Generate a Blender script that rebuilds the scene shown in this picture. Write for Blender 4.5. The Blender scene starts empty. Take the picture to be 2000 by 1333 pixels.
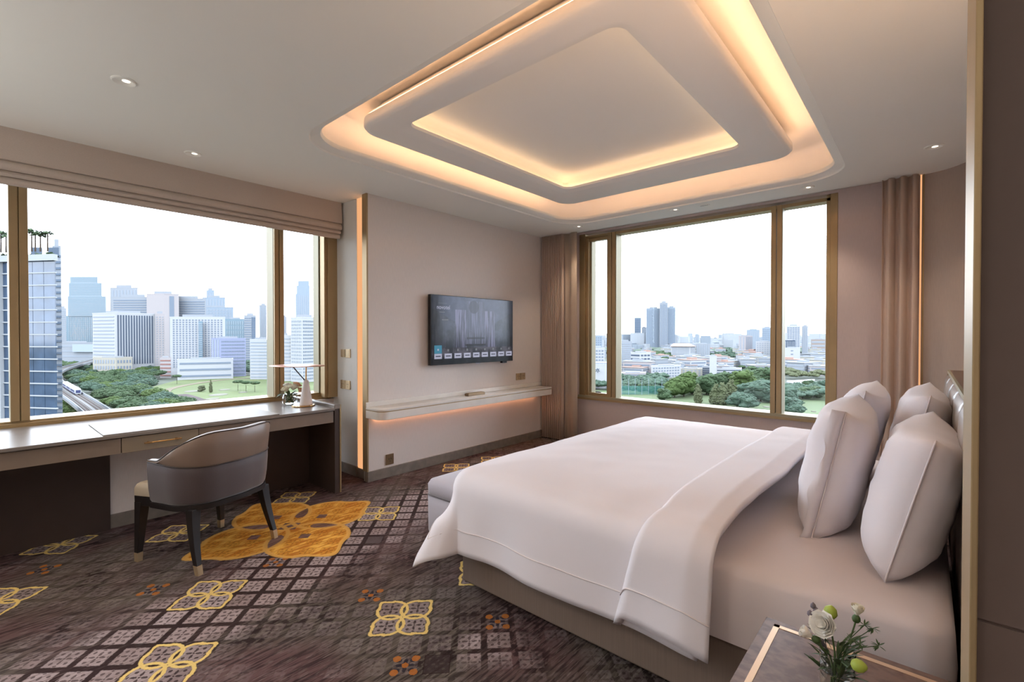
import bpy, bmesh, math, random
from mathutils import Vector, Matrix, noise
import numpy as np
D = bpy.data
SC = bpy.context.scene
COL = SC.collection
PI = math.pi
R = math.radians
rnd = random.Random(7)

# ------------------------------------------------------------------ camera
H = 1.40
YAW, PITCH = 41.1, 0.65
F = 927.0
cam = D.cameras.new('camera')
cam.sensor_width = 36.0
cam.lens = F / 2000 * 36
cam.clip_end = 20000
cam.clip_start = 0.02
camo = D.objects.new('camera', cam)
camo.location = (0, 0, H)
camo.rotation_euler = (R(90 - PITCH), 0, R(YAW))
COL.objects.link(camo)
SC.camera = camo

# ------------------------------------------------------------------ exposure and sky
SC.view_settings.view_transform = 'Standard'
SC.view_settings.look = 'None'
SC.view_settings.exposure = 0.10
SC.view_settings.gamma = 1.0
SC.view_settings.use_curve_mapping = False
SKY = 7.5
W = D.worlds.new('overcast_sky')
SC.world = W
W.use_nodes = True
nt = W.node_tree
nt.nodes.clear()
o_ = nt.nodes.new('ShaderNodeOutputWorld')
bg = nt.nodes.new('ShaderNodeBackground')
tc = nt.nodes.new('ShaderNodeTexCoord')
mp = nt.nodes.new('ShaderNodeMapping')
mp.inputs['Scale'].default_value = (1.2, 1.2, 5.0)
nz = nt.nodes.new('ShaderNodeTexNoise')
nz.inputs['Scale'].default_value = 1.6
nz.inputs['Detail'].default_value = 5
cr = nt.nodes.new('ShaderNodeValToRGB')
cr.color_ramp.elements[0].position = .3
cr.color_ramp.elements[0].color = (.70, .82, 1, 1)
cr.color_ramp.elements[1].position = .72
cr.color_ramp.elements[1].color = (.88, .94, 1, 1)
nt.links.new(tc.outputs['Generated'], mp.inputs['Vector'])
nt.links.new(mp.outputs[0], nz.inputs['Vector'])
nt.links.new(nz.outputs['Fac'], cr.inputs[0])
nt.links.new(cr.outputs[0], bg.inputs['Color'])
bg.inputs['Strength'].default_value = SKY
nt.links.new(bg.outputs[0], o_.inputs[0])

# LED levels (real lamps of the room)
LED_COVE = 33
LED_INNER = 5.0
LED_CHANNEL = 0.85
SPOT_W = 22

# ------------------------------------------------------------------ helpers
def lin(c):
    return tuple(((v / 255) / 12.92 if v / 255 <= .04045 else ((v / 255 + .055) / 1.055) ** 2.4) for v in c)


def mat(name, rgb, rough=.6, metal=0., spec=.5, noise_amt=0., noise_scale=20., stretch=(1, 1, 1), bump=0., bump_scale=200., emit=None, emit_s=0., sheen=0., coat=0., rgb2=None):
    m = D.materials.new(name)
    m.use_nodes = True
    n = m.node_tree
    b = n.nodes['Principled BSDF']
    c = (*lin(rgb), 1)
    b.inputs['Base Color'].default_value = c
    b.inputs['Roughness'].default_value = rough
    b.inputs['Metallic'].default_value = metal
    b.inputs['Specular IOR Level'].default_value = spec
    b.inputs['Sheen Weight'].default_value = sheen
    b.inputs['Coat Weight'].default_value = coat
    if emit:
        b.inputs['Emission Color'].default_value = (*emit, 1)
        b.inputs['Emission Strength'].default_value = emit_s
    if noise_amt or bump or rgb2:
        t = n.nodes.new('ShaderNodeTexCoord')
        mpp = n.nodes.new('ShaderNodeMapping')
        mpp.inputs['Scale'].default_value = stretch
        n.links.new(t.outputs['Object'], mpp.inputs['Vector'])
        if noise_amt or rgb2:
            nn = n.nodes.new('ShaderNodeTexNoise')
            nn.inputs['Scale'].default_value = noise_scale
            nn.inputs['Detail'].default_value = 6
            n.links.new(mpp.outputs[0], nn.inputs['Vector'])
            rr = n.nodes.new('ShaderNodeValToRGB')
            if rgb2:
                c2 = (*lin(rgb2), 1)
                rr.color_ramp.elements[0].position = .42
                rr.color_ramp.elements[1].position = .62
                rr.color_ramp.elements[0].color = c
                rr.color_ramp.elements[1].color = c2
            else:
                rr.color_ramp.elements[0].position = .3
                rr.color_ramp.elements[1].position = .7
                rr.color_ramp.elements[0].color = tuple(v * (1 - noise_amt) for v in c[:3]) + (1,)
                rr.color_ramp.elements[1].color = tuple(min(1, v * (1 + noise_amt)) for v in c[:3]) + (1,)
            n.links.new(nn.outputs['Fac'], rr.inputs[0])
            n.links.new(rr.outputs[0], b.inputs['Base Color'])
        if bump:
            n2 = n.nodes.new('ShaderNodeTexNoise')
            n2.inputs['Scale'].default_value = bump_scale
            n2.inputs['Detail'].default_value = 3
            n.links.new(mpp.outputs[0], n2.inputs['Vector'])
            bp = n.nodes.new('ShaderNodeBump')
            bp.inputs['Strength'].default_value = bump
            bp.inputs['Distance'].default_value = .003
            n.links.new(n2.outputs['Fac'], bp.inputs['Height'])
            n.links.new(bp.outputs[0], b.inputs['Normal'])
    return m


def emis(name, rgb, s):
    m = D.materials.new(name)
    m.use_nodes = True
    n = m.node_tree
    n.nodes.clear()
    o = n.nodes.new('ShaderNodeOutputMaterial')
    e = n.nodes.new('ShaderNodeEmission')
    e.inputs[0].default_value = (*rgb, 1)
    e.inputs[1].default_value = s
    n.links.new(e.outputs[0], o.inputs[0])
    return m


def pane_glass(name, tint=(1, 1, 1)):
    m = D.materials.new(name)
    m.use_nodes = True
    n = m.node_tree
    n.nodes.clear()
    o = n.nodes.new('ShaderNodeOutputMaterial')
    mx = n.nodes.new('ShaderNodeMixShader')
    tr = n.nodes.new('ShaderNodeBsdfTransparent')
    tr.inputs[0].default_value = (*tint, 1)
    gl = n.nodes.new('ShaderNodeBsdfGlossy')
    gl.inputs['Roughness'].default_value = .0
    fr = n.nodes.new('ShaderNodeFresnel')
    fr.inputs[0].default_value = 1.3
    n.links.new(fr.outputs[0], mx.inputs[0])
    n.links.new(tr.outputs[0], mx.inputs[1])
    n.links.new(gl.outputs[0], mx.inputs[2])
    n.links.new(mx.outputs[0], o.inputs[0])
    return m


class MB:
    """collects shapes, links them as one mesh object"""
    def __init__(s):
        s.v, s.f = [], []

    def add(s, v, f):
        o = len(s.v)
        s.v += [tuple(p) for p in v]
        s.f += [tuple(i + o for i in q) for q in f]
        return s

    def box(s, x0, y0, z0, x1, y1, z1, M=None):
        v = [(x0, y0, z0), (x1, y0, z0), (x1, y1, z0), (x0, y1, z0), (x0, y0, z1), (x1, y0, z1), (x1, y1, z1), (x0, y1, z1)]
        if M: v = [M @ Vector(p) for p in v]
        return s.add(v, [(0, 3, 2, 1), (4, 5, 6, 7), (0, 1, 5, 4), (1, 2, 6, 5), (2, 3, 7, 6), (3, 0, 4, 7)])

    def loft(s, loops, closed=True, cap0=False, cap1=False, cyc=False):
        n = len(loops[0])
        v = [p for l in loops for p in l]
        f = []
        m = len(loops)
        for i in range(m if cyc else m - 1):
            a, b = i * n, ((i + 1) % m) * n
            for j in range(n if closed else n - 1):
                k = (j + 1) % n
                f.append((a + j, a + k, b + k, b + j))
        if cap0: f.append(tuple(range(n))[::-1])
        if cap1: f.append(tuple(range((m - 1) * n, m * n)))
        return s.add(v, f)

    def lathe(s, prof, c=(0, 0, 0), n=24, M=None):
        loops = []
        for r, z in prof:
            loops.append([Vector((c[0] + r * math.cos(2 * PI * i / n), c[1] + r * math.sin(2 * PI * i / n), c[2] + z)) for i in range(n)])
        if M: loops = [[M @ p for p in l] for l in loops]
        return s.loft(loops, True, True, True)

    def tube(s, pts, r, n=8):
        pts = [Vector(p) for p in pts]
        rs = r if isinstance(r, (list, tuple)) else [r] * len(pts)
        loops = []
        for i, p in enumerate(pts):
            d = (pts[min(i + 1, len(pts) - 1)] - pts[max(i - 1, 0)]).normalized()
            a = d.cross(Vector((0, 0, 1)))
            if a.length < 1e-3: a = d.cross(Vector((1, 0, 0)))
            a.normalize()
            b = d.cross(a)
            loops.append([p + (a * math.cos(2 * PI * j / n) + b * math.sin(2 * PI * j / n)) * rs[i] for j in range(n)])
        return s.loft(loops, True, True, True)

    def build(s, name, m=None, parent=None, smooth=None, bevel=0, seg=2, sub=0, weld=False):
        me = D.meshes.new(name)
        me.from_pydata(s.v, [], s.f)
        bm = bmesh.new()
        bm.from_mesh(me)
        if weld: bmesh.ops.remove_doubles(bm, verts=bm.verts, dist=1e-5)
        bmesh.ops.recalc_face_normals(bm, faces=bm.faces)
        if bevel:
            es = [e for e in bm.edges if len(e.link_faces) == 2 and e.calc_face_angle(0) > R(30)]
            bmesh.ops.bevel(bm, geom=es, offset=bevel, segments=seg, affect='EDGES', profile=.5)
        bm.to_mesh(me)
        bm.free()
        if smooth is not None:
            me.polygons.foreach_set('use_smooth', [True] * len(me.polygons))
            if smooth < 180:
                me.set_sharp_from_angle(angle=R(smooth))
        ob = D.objects.new(name, me)
        if m: me.materials.append(m)
        COL.objects.link(ob)
        if parent: ob.parent = parent
        if sub:
            md = ob.modifiers.new('subdivision', 'SUBSURF')
            md.levels = md.render_levels = sub
        return ob


def tag(o, label=None, cat=None, group=None, kind=None):
    if label: o['label'] = label
    if cat: o['category'] = cat
    if group: o['group'] = group
    if kind: o['kind'] = kind
    return o


def empty(name, loc=(0, 0, 0), label=None, cat=None, group=None, kind=None):
    o = D.objects.new(name, None)
    o.empty_display_size = .05
    COL.objects.link(o)
    o.location = loc
    return tag(o, label, cat, group, kind)


def shift(o):
    """children built in world space under an Empty that stands elsewhere"""
    for c in list(o.children):
        c.matrix_parent_inverse = Matrix.Translation(-o.location) if False else c.matrix_parent_inverse
        c.location = Vector(c.location) - o.location


def copy_tree(o, parent=None):
    c = o.copy()
    COL.objects.link(c)
    c.parent = parent
    for ch in [k for k in D.objects if k.parent == o]:
        copy_tree(ch, c)
    return c


def rrect(x0, y0, x1, y1, r, z, n=10):
    pts = []
    for cx, cy, a in ((x1 - r, y1 - r, 0), (x0 + r, y1 - r, 90), (x0 + r, y0 + r, 180), (x1 - r, y0 + r, 270)):
        for i in range(n + 1):
            t = R(a + 90 * i / n)
            pts.append(Vector((cx + r * math.cos(t), cy + r * math.sin(t), z)))
    return pts


# ------------------------------------------------------------------ shader expressions (for the carpet)
class X:
    def __init__(s, nt, sock): s.nt, s.s = nt, sock

    def _m(s, op, *a):
        n = s.nt.nodes.new('ShaderNodeMath')
        n.operation = op
        for i, q in enumerate((s,) + a):
            if isinstance(q, X): s.nt.links.new(q.s, n.inputs[i])
            else: n.inputs[i].default_value = q
        return X(s.nt, n.outputs[0])

    def __add__(s, o): return s._m('ADD', o)
    __radd__ = __add__
    def __sub__(s, o): return s._m('SUBTRACT', o)
    def __rsub__(s, o): return (s * -1) + o
    def __mul__(s, o): return s._m('MULTIPLY', o)
    __rmul__ = __mul__
    def __truediv__(s, o): return s._m('DIVIDE', o)
    def __pow__(s, o): return s._m('POWER', o)
    def abs(s): return s._m('ABSOLUTE')
    def round(s): return s._m('ROUND')
    def min(s, o): return s._m('MINIMUM', o)
    def max(s, o): return s._m('MAXIMUM', o)
    def lt(s, o): return s._m('LESS_THAN', o)
    def gt(s, o): return s._m('GREATER_THAN', o)
    def exp(s): return s._m('EXPONENT')

    def ss(s, a, b):
        """smooth step from a to b (0 at a, 1 at b)"""
        n = s.nt.nodes.new('ShaderNodeMapRange')
        n.interpolation_type = 'SMOOTHSTEP'
        s.nt.links.new(s.s, n.inputs[0])
        if a <= b:
            n.inputs[1].default_value, n.inputs[2].default_value = a, b
            return X(s.nt, n.outputs[0])
        n.inputs[1].default_value, n.inputs[2].default_value = b, a
        n.inputs[3].default_value, n.inputs[4].default_value = 1, 0
        return X(s.nt, n.outputs[0])


def mixc(nt, fac, a, b):
    n = nt.nodes.new('ShaderNodeMix')
    n.data_type = 'RGBA'
    if isinstance(fac, X): nt.links.new(fac.s, n.inputs[0])
    else: n.inputs[0].default_value = fac
    for k, q in ((6, a), (7, b)):
        if isinstance(q, tuple): n.inputs[k].default_value = (*lin(q), 1)
        else: nt.links.new(q, n.inputs[k])
    return n.outputs[2]


def noise_x(nt, vec, scale, stretch, detail=4, off=0.):
    mp = nt.nodes.new('ShaderNodeMapping')
    mp.inputs['Scale'].default_value = stretch
    mp.inputs['Location'].default_value = (off, off * .7, 0)
    nt.links.new(vec, mp.inputs['Vector'])
    n = nt.nodes.new('ShaderNodeTexNoise')
    n.inputs['Scale'].default_value = scale
    n.inputs['Detail'].default_value = detail
    nt.links.new(mp.outputs[0], n.inputs['Vector'])
    return X(nt, n.outputs['Fac'])


def carpet_material():
    m = D.materials.new('carpet')
    m.use_nodes = True
    n = m.node_tree
    b = n.nodes['Principled BSDF']
    b.inputs['Roughness'].default_value = .95
    b.inputs['Specular IOR Level'].default_value = .15
    t = n.nodes.new('ShaderNodeTexCoord')
    vec = t.outputs['Object']
    sp = n.nodes.new('ShaderNodeSeparateXYZ')
    n.links.new(vec, sp.inputs[0])
    wob = noise_x(n, vec, 95, (1, 1, 1), 2)
    wob2 = noise_x(n, vec, 80, (1, 1, 1), 2, 3.3)
    x = X(n, sp.outputs[0]) + (wob - .5) * .010
    y = X(n, sp.outputs[1]) + (wob2 - .5) * .010
    U = (x + y + 2.538) / .19
    V = (x - y + 3.46) / .199
    fu, fv = (U - U.round()).abs(), (V - V.round()).abs()
    tile = (fu.max(fv)).ss(.41, .36)
    # rosette
    def ell(a, b_, ca, ra, rb):
        return (((a - ca) / ra) ** 2) + ((b_ / rb) ** 2)
    e = ell(fu, fv, .16, .10, .045).min(ell(fv, fu, .16, .10, .045))
    e2 = (((fu - .22) / .055) ** 2) + (((fv - .22) / .055) ** 2)
    e3 = (((fu - .34) / .03) ** 2) + ((fv / .05) ** 2)
    e4 = (((fv - .34) / .03) ** 2) + ((fu / .05) ** 2)
    ros = e.min(e2).min(e3).min(e4).ss(1.25, .8)
    dot = ((fu ** 2) + (fv ** 2)).ss(.0016, .0009)
    ros = ros.max(dot)
    # where the tile figure shows strongly
    d = U + V * .56 - 3.0
    band = ((d * d) * (-1 / 6.5)).exp()
    band = band * V.ss(-15., -11.) * V.ss(7., 3.5)
    g2 = ((((U - 13.8) ** 2) * (-1 / 1.6)) + (((V - 2.2) ** 2) * (-1 / 1.3))).exp()
    big = noise_x(n, vec, 1.3, (1, 1, 1), 3)
    mid = noise_x(n, vec, 4.0, (1, 1, 1), 3, 5.)
    M = (band * 1.25 + g2 * .8 - (mid - .5) * 1.6).min(1.).max(0.)
    M = M.max(big.ss(.45, .62) * .22) * (noise_x(n, vec, 34, (2.4, .22, 1), 4, 11.).ss(.30, .56) * .55 + .5)
    # streaky ground
    st = noise_x(n, vec, 30, (2.6, .16, 1), 5)
    st2 = noise_x(n, vec, 60, (2.4, .25, 1), 4, 9.)
    blotch = noise_x(n, vec, 26, (1.3, .7, 1), 4, 2.)
    c = mixc(n, big.ss(.40, .60), (98, 74, 74), (94, 86, 78))
    c = mixc(n, st.ss(.44, .60) * .75, c, (40, 28, 28))
    c = mixc(n, st2.ss(.54, .70) * .5, c, (138, 124, 116))
    dark = noise_x(n, vec, 2.1, (1, 1, 1), 2, 7.)
    c = mixc(n, dark.ss(.50, .62) * blotch.ss(.46, .56) * .85, c, (38, 24, 25))
    # grout and tiles
    c = mixc(n, M.ss(.45, .85) * .9, c, (50, 34, 33))
    jit = n.nodes.new('ShaderNodeTexWhiteNoise')
    jit.noise_dimensions = '2D'
    cb = n.nodes.new('ShaderNodeCombineXYZ')
    n.links.new(U.round().s, cb.inputs[0])
    n.links.new(V.round().s, cb.inputs[1])
    n.links.new(cb.outputs[0], jit.inputs['Vector'])
    jx = X(n, jit.outputs['Value'])
    tc_ = mixc(n, jx, (178, 162, 162), (154, 136, 134))
    tc_ = mixc(n, (st.ss(.45, .65)) * .35, tc_, (90, 72, 70))
    tc_ = mixc(n, ros * .75, tc_, (66, 50, 50))
    c = mixc(n, tile * (M * 1.2).min(1.), c, tc_)
    # accent tiles: orange and navy, dark brown
    acc = None
    for (a, q) in ((0, -2), (4, -4), (9, -1), (11, 3), (14, 1), (-6, -4)):
        k = ((U - a).abs().max((V - q).abs())).lt(.45)
        acc = k if acc is None else acc.max(k)
    orange = (((fu - .3) ** 2) + ((fv - .3) ** 2)).lt(.018).max(((fu ** 2) + (fv ** 2)).lt(.012))
    navy = e.lt(2.2).max(e2.lt(3.))
    c = mixc(n, acc * navy * .8, c, (34, 32, 44))
    c = mixc(n, acc * orange * .85, c, (176, 106, 42))
    dk = None
    for (a, q) in ((12, 3), (2, 5), (9, 4), (8, -6)):
        k = ((U - a).abs().max((V - q).abs())).lt(.42)
        dk = k if dk is None else dk.max(k)
    c = mixc(n, dk * (1. - (ros * .5)) * .8, c, (40, 24, 24))
    # interlaced quatrefoils: two tiles wide, and the large golden one seven tiles wide
    def foil(qu, qv, w):
        au, av = qu.abs(), qv.abs()
        ds = []
        for su in (-1, 1):
            for sv in (-1, 1):
                lu, lv = (au - su * .44).abs(), (av - sv * .44).abs()
                nn2 = ((lu ** 2.) + (lv ** 2.)) ** .5
                if su > 0 and sv > 0:
                    nn5 = ((lu ** 5.) + (lv ** 5.)) ** .2 - ((lu - lv).abs() * 8.57)._m('COSINE') * .032
                    oq = au.gt(.44) * av.gt(.44)
                    nn2 = nn2 + (nn5 - nn2) * oq
                ds.append(nn2 - .55)
        line = None
        cnt = None
        for q in ds:
            l = q.abs().ss(w, w * .55)
            line = l if line is None else line.max(l)
            i = q.lt(0.)
            cnt = i if cnt is None else cnt + i
        return line, cnt
    mu, mv = None, None
    for (a, q) in ((2.5, -1.5), (3.5, 2.5), (10.5, .5), (7.5, -9.5), (1.5, -12.5), (-2.5, -7.5), (-7.5, -6.5), (-5.5, -1.5), (11.5, -18.5), (13.5, -2.5), (5.5, 7.5), (14.5, -20.5), (-1.5, 4.5)):
        du, dv = U - a, V - q
        if mu is None: mu, mv = du, dv
        else:
            k = du.abs().max(dv.abs()).lt(1.1)
            mu = mu + (du - mu) * k
            mv = mv + (dv - mv) * k
    q_in = mu.abs().max(mv.abs()).lt(1.15)
    line, cnt = foil(mu, mv, .075)
    inside = cnt.gt(.5) * q_in
    c = mixc(n, inside * tile * .55, c, tc_)
    c = mixc(n, inside * (ros * tile) * .5, c, (40, 28, 30))
    gm = mixc(n, wob, (236, 208, 128), (214, 182, 112))
    c = mixc(n, line * q_in, c, gm)
    gu, gv = (U - 3.) / 3.55, (V + 8.) / 3.6
    gl, gc = foil(gu, gv, .040)
    g_in = gu.abs().max(gv.abs()).lt(1.05)
    gs = noise_x(n, vec, 18, (2.2, .3, 1), 4, 4.)
    gold = mixc(n, gs.ss(.38, .64), (240, 188, 88), (190, 116, 44))
    gold = mixc(n, tile * .5, gold, (204, 130, 38))
    gold = mixc(n, tile * ros * .45, gold, (120, 66, 28))
    c = mixc(n, gc.gt(.5) * g_in, c, gold)
    ga, gb = gu.abs(), gv.abs()
    holes = ((((ga - .52) / .21) ** 2) + ((gb / .10) ** 2)).lt(1.).max(((((gb - .52) / .21) ** 2) + ((ga / .10) ** 2)).lt(1.)).max(ga.max(gb).lt(.12)).max(((ga - .36).abs().max((gb - .36).abs())).lt(.07))
    c = mixc(n, holes * g_in * .9, c, mixc(n, st.ss(.4, .6), (122, 100, 104), (84, 64, 66)))
    c = mixc(n, gl * g_in * .9, c, (226, 172, 88))
    # golden motif cut by a small grey foil at its near corner
    n.links.new(c, b.inputs['Base Color'])
    fib = noise_x(n, vec, 420, (1, 1, 1), 2)
    bp = n.nodes.new('ShaderNodeBump')
    bp.inputs['Strength'].default_value = .6
    bp.inputs['Distance'].default_value = .004
    n.links.new(fib.s, bp.inputs['Height'])
    n.links.new(bp.outputs[0], b.inputs['Normal'])
    return m


# ------------------------------------------------------------------ materials
M_ceil = mat('ceiling_paint', (247, 247, 241), .85)
M_coffer = mat('coffer_paint', (250, 246, 240), .8)
M_wallcloth = mat('wall_cloth', (222, 213, 207), .8, noise_amt=.04, noise_scale=30, stretch=(8, 8, .5), bump=.25, bump_scale=120)
M_return = mat('return_wall_cloth', (224, 224, 220), .8, noise_amt=.03, noise_scale=30, stretch=(8, 8, .5))
M_wallpink = mat('window_wall_cloth', (206, 190, 186), .8, noise_amt=.04, noise_scale=30, stretch=(8, 8, .5))
M_headwall = mat('curved_wall_cloth', (178, 162, 150), .7, noise_amt=.04, noise_scale=30, stretch=(8, 8, .5))
M_base = mat('skirting_stone', (126, 116, 106), .6, noise_amt=.15, noise_scale=14)
M_gold = mat('champagne_metal', (170, 147, 110), .45, .55, noise_amt=.03, noise_scale=8)
M_gold_l = mat('pale_champagne_metal', (164, 156, 130), .5, .35)
M_brass = mat('brass', (205, 165, 110), .25, 1.)
M_blind = mat('blind_fabric', (198, 184, 172), .9, noise_amt=.05, noise_scale=40, stretch=(6, 6, 6), bump=.3, bump_scale=300)
M_curt = mat('curtain_fabric', (226, 204, 188), .8, sheen=.2)
M_curt_l = mat('curtain_lining', (206, 186, 166), .6, sheen=.3)
def translucent(m, f):
    n = m.node_tree
    b = n.nodes['Principled BSDF']
    o = [q for q in n.nodes if q.type == 'OUTPUT_MATERIAL'][0]
    t = n.nodes.new('ShaderNodeBsdfTranslucent')
    t.inputs[0].default_value = b.inputs['Base Color'].default_value
    mx = n.nodes.new('ShaderNodeMixShader')
    mx.inputs[0].default_value = f
    n.links.new(b.outputs[0], mx.inputs[1])
    n.links.new(t.outputs[0], mx.inputs[2])
    n.links.new(mx.outputs[0], o.inputs[0])


translucent(M_curt, .35)
translucent(M_curt_l, .35)
M_marble = mat('white_marble', (232, 226, 218), .18, noise_amt=.05, noise_scale=5)
M_desktop = mat('desk_marble', (128, 120, 114), .30, spec=.3, noise_amt=.07, noise_scale=9)
M_taupe = mat('taupe_leather_panel', (128, 112, 98), .5, noise_amt=.04, noise_scale=12)
M_drawer = mat('drawer_front_leather', (136, 122, 104), .5)
M_darkpan = mat('dark_laminate', (62, 48, 42), .55, noise_amt=.04, noise_scale=10)
M_partition = mat('partition_cloth', (98, 82, 76), .7, noise_amt=.03, noise_scale=20)
M_mat = mat('desk_mat_leather', (132, 124, 114), .5)
M_white = mat('bed_linen', (230, 224, 228), .8, sheen=.15, bump=.25, bump_scale=6)
M_linen2 = mat('bed_sheet', (222, 212, 212), .85, bump=.15, bump_scale=5)
M_bedbase = mat('bed_base_fabric', (124, 108, 96), .8, noise_amt=.08, noise_scale=20, stretch=(14, 14, .2))
M_bench = mat('bench_fabric', (178, 174, 184), .75, bump=.3, bump_scale=300, sheen=.4)
M_chairtop = mat('chair_tan_leather', (134, 115, 102), .38, coat=.1)
M_chairlow = mat('chair_plum_fabric', (74, 62, 64), .6, sheen=.5, noise_amt=.05, noise_scale=40, stretch=(8, 8, .4))
M_seat = mat('chair_seat_leather', (176, 162, 142), .4)
M_pipe = mat('chair_piping', (60, 48, 44), .5)
M_leg = mat('chair_black_wood', (26, 20, 19), .45)
M_black = mat('black_plastic', (16, 16, 18), .3)
M_headb = mat('headboard_leather', (150, 136, 122), .32, coat=.2)
M_headtop = mat('headboard_ledge_wood', (112, 84, 64), .4)
M_stone = mat('nightstand_stone', (118, 96, 86), .4, rgb2=(96, 74, 66), noise_scale=30, stretch=(1, 1.3, 1))
M_nsbody = mat('nightstand_wood', (110, 96, 84), .5)
M_inlay = mat('pale_brass_inlay', (226, 196, 164), .3, .6)
M_led = emis('led_strip_glow', (1, .57, .31), LED_COVE)
M_led2 = emis('inner_led_strip_glow', (1, .66, .36), LED_INNER)
M_ledc = emis('led_channel_glow', (1, .48, .22), LED_CHANNEL)
M_leds = emis('shelf_led_glow', (1, .45, .22), 9.)
M_lamp = emis('downlight_glow', (1, .85, .66), 3.0)
M_glass = pane_glass('window_glass')
M_vase = D.materials.new('vase_glass')
M_vase.use_nodes = True
_b = M_vase.node_tree.nodes['Principled BSDF']
_b.inputs['Transmission Weight'].default_value = 1
_b.inputs['Roughness'].default_value = .02
_b.inputs['IOR'].default_value = 1.35
_b.inputs['Base Color'].default_value = (.95, .98, .97, 1)
M_lampwhite = mat('lamp_white_ceramic', (214, 204, 198), .5)
M_socket = mat('socket_champagne', (196, 174, 140), .35, .6)
M_socket_d = mat('socket_bronze', (140, 116, 88), .4, .6)

# ------------------------------------------------------------------ shell
CZ = 2.75
XW = -4.0          # television wall face
XL = -4.45         # wall below the left window
YR = 2.53          # return wall
YW = 5.45          # far window wall
XH = .32           # headboard wall


def struct(name, mb, m, parent=None, **k):
    o = mb.build(name, m, parent, **k)
    if parent is None: o['kind'] = 'structure'
    return o


fl = MB()
fl.box(-5.0, -2.6, -.12, 2.1, 5.6, 0)
struct('floor', fl, carpet_material())

# ceiling with the coffer opening
CO = (-3.36, 1.49, -.49, 4.89)


def ceiling():
    bm = bmesh.new()
    hole = rrect(*CO, .36, CZ)
    hv = [bm.verts.new(p) for p in hole]
    # edge over the left window pocket, far pocket
    outer = [(-4.6, -2.6), (2.1, -2.6), (2.1, 5.6), (.0, 5.6), (.0, 5.28), (-4.13, 5.28), (-4.6, 5.28)]
    ov = [bm.verts.new((a, b_, CZ)) for a, b_ in outer]
    es = [bm.edges.new((l[i], l[(i + 1) % len(l)])) for l in (hv, ov) for i in range(len(l))]
    bmesh.ops.triangle_fill(bm, use_beauty=True, use_dissolve=False, edges=es)
    me = D.meshes.new('ceiling')
    bmesh.ops.recalc_face_normals(bm, faces=bm.faces)
    bm.to_mesh(me)
    bm.free()
    me.materials.append(M_ceil)
    o = D.objects.new('ceiling', me)
    COL.objects.link(o)
    o['kind'] = 'structure'
    return o


ceil = ceiling()


def inset(c, d, dz=None):
    return (c[0] + d, c[1] + d, c[2] - d, c[3] - d)


cl = MB()
i1 = inset(CO, .075)
cl.loft([rrect(*CO, .36, CZ), rrect(*inset(CO, .006), .36, CZ + .012), rrect(*inset(CO, .065), .32, CZ + .03), rrect(*i1, .30, CZ + .045),
         rrect(*i1, .30, CZ + .06)])
cl.build('coffer_lip', M_ceil, ceil, smooth=40)
cl = MB()
cl.loft([rrect(*i1, .30, CZ + .06), rrect(*inset(CO, .06), .31, CZ + .10), rrect(*inset(CO, .055), .31, CZ + .22), rrect(*inset(CO, .075), .31, CZ + .262),
         rrect(*inset(CO, .11), .31, CZ + .28), rrect(-2.90, 1.97, -.96, 4.25, .05, CZ + .28)])
cl.build('coffer_cove', M_coffer, ceil, smooth=60)
RO = (-3.06, 1.81, -.80, 4.42)
RI = (-2.79, 1.98, -1.05, 4.03)
z0 = 2.85
cl = MB()
cl.loft([rrect(*inset(RO, .10), .10, z0 + .17), rrect(*inset(RO, .10), .10, z0 + .095), rrect(*inset(RO, .022), .15, z0 + .095), rrect(*inset(RO, .022), .15, z0 + .086), rrect(*inset(RO, .036), .14, z0 + .086), rrect(*inset(RO, .036), .14, z0 + .055), rrect(*inset(RO, .012), .16, z0 + .055), rrect(*inset(RO, .012), .16, z0 + .068), rrect(*inset(RO, .002), .17, z0 + .068), rrect(*RO, .17, z0 + .045), rrect(*RO, .17, z0 + .02), rrect(*inset(RO, .012), .16, z0 + .006),
         rrect(*inset(RO, .04), .14, z0), rrect(*inset(RI, -.02), .13, z0), rrect(*RI, .12, z0 + .004), rrect(*inset(RI, .045), .08, z0 + .02),
         rrect(*inset(RI, .05), .08, z0 + .04), rrect(*inset(RI, .04), .08, z0 + .045), rrect(*inset(RI, -.035), .08, z0 + .045), rrect(*inset(RI, -.04), .08, z0 + .12),
         rrect(*inset(RI, -.02), .08, z0 + .15), rrect(*inset(RI, .03), .08, z0 + .165), rrect(*inset(RI, .5), .08, z0 + .168)])
o = cl.build('coffer_raft', M_coffer, ceil, smooth=45)
cl = MB()
cl.loft([rrect(*inset(RI, .5), .08, z0 + .168), rrect(*inset(RI, .7), .05, z0 + .168)], cap1=True)
cl.build('coffer_panel', M_coffer, ceil)


def ledring(name, rect, r, z, w, m, h=.012):
    a, b_ = inset(rect, 0), inset(rect, w)
    q = MB()
    q.loft([rrect(*a, r, z), rrect(*a, r, z + h), rrect(*b_, r, z + h), rrect(*b_, r, z)], cyc=True)
    return q.build(name, m, ceil)


ledring('cove_led_strip', inset(RO, .028), .145, z0 + .067, .006, M_led, .015)
ledring('inner_led_strip', inset(RI, -.02), .08, z0 + .048, .012, M_led2)

# outside slab over the ceiling keeps daylight out of the void
struct('ceiling_slab', MB().box(-4.62, -2.6, 3.12, 2.1, 5.6, 3.2), M_ceil)

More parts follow.
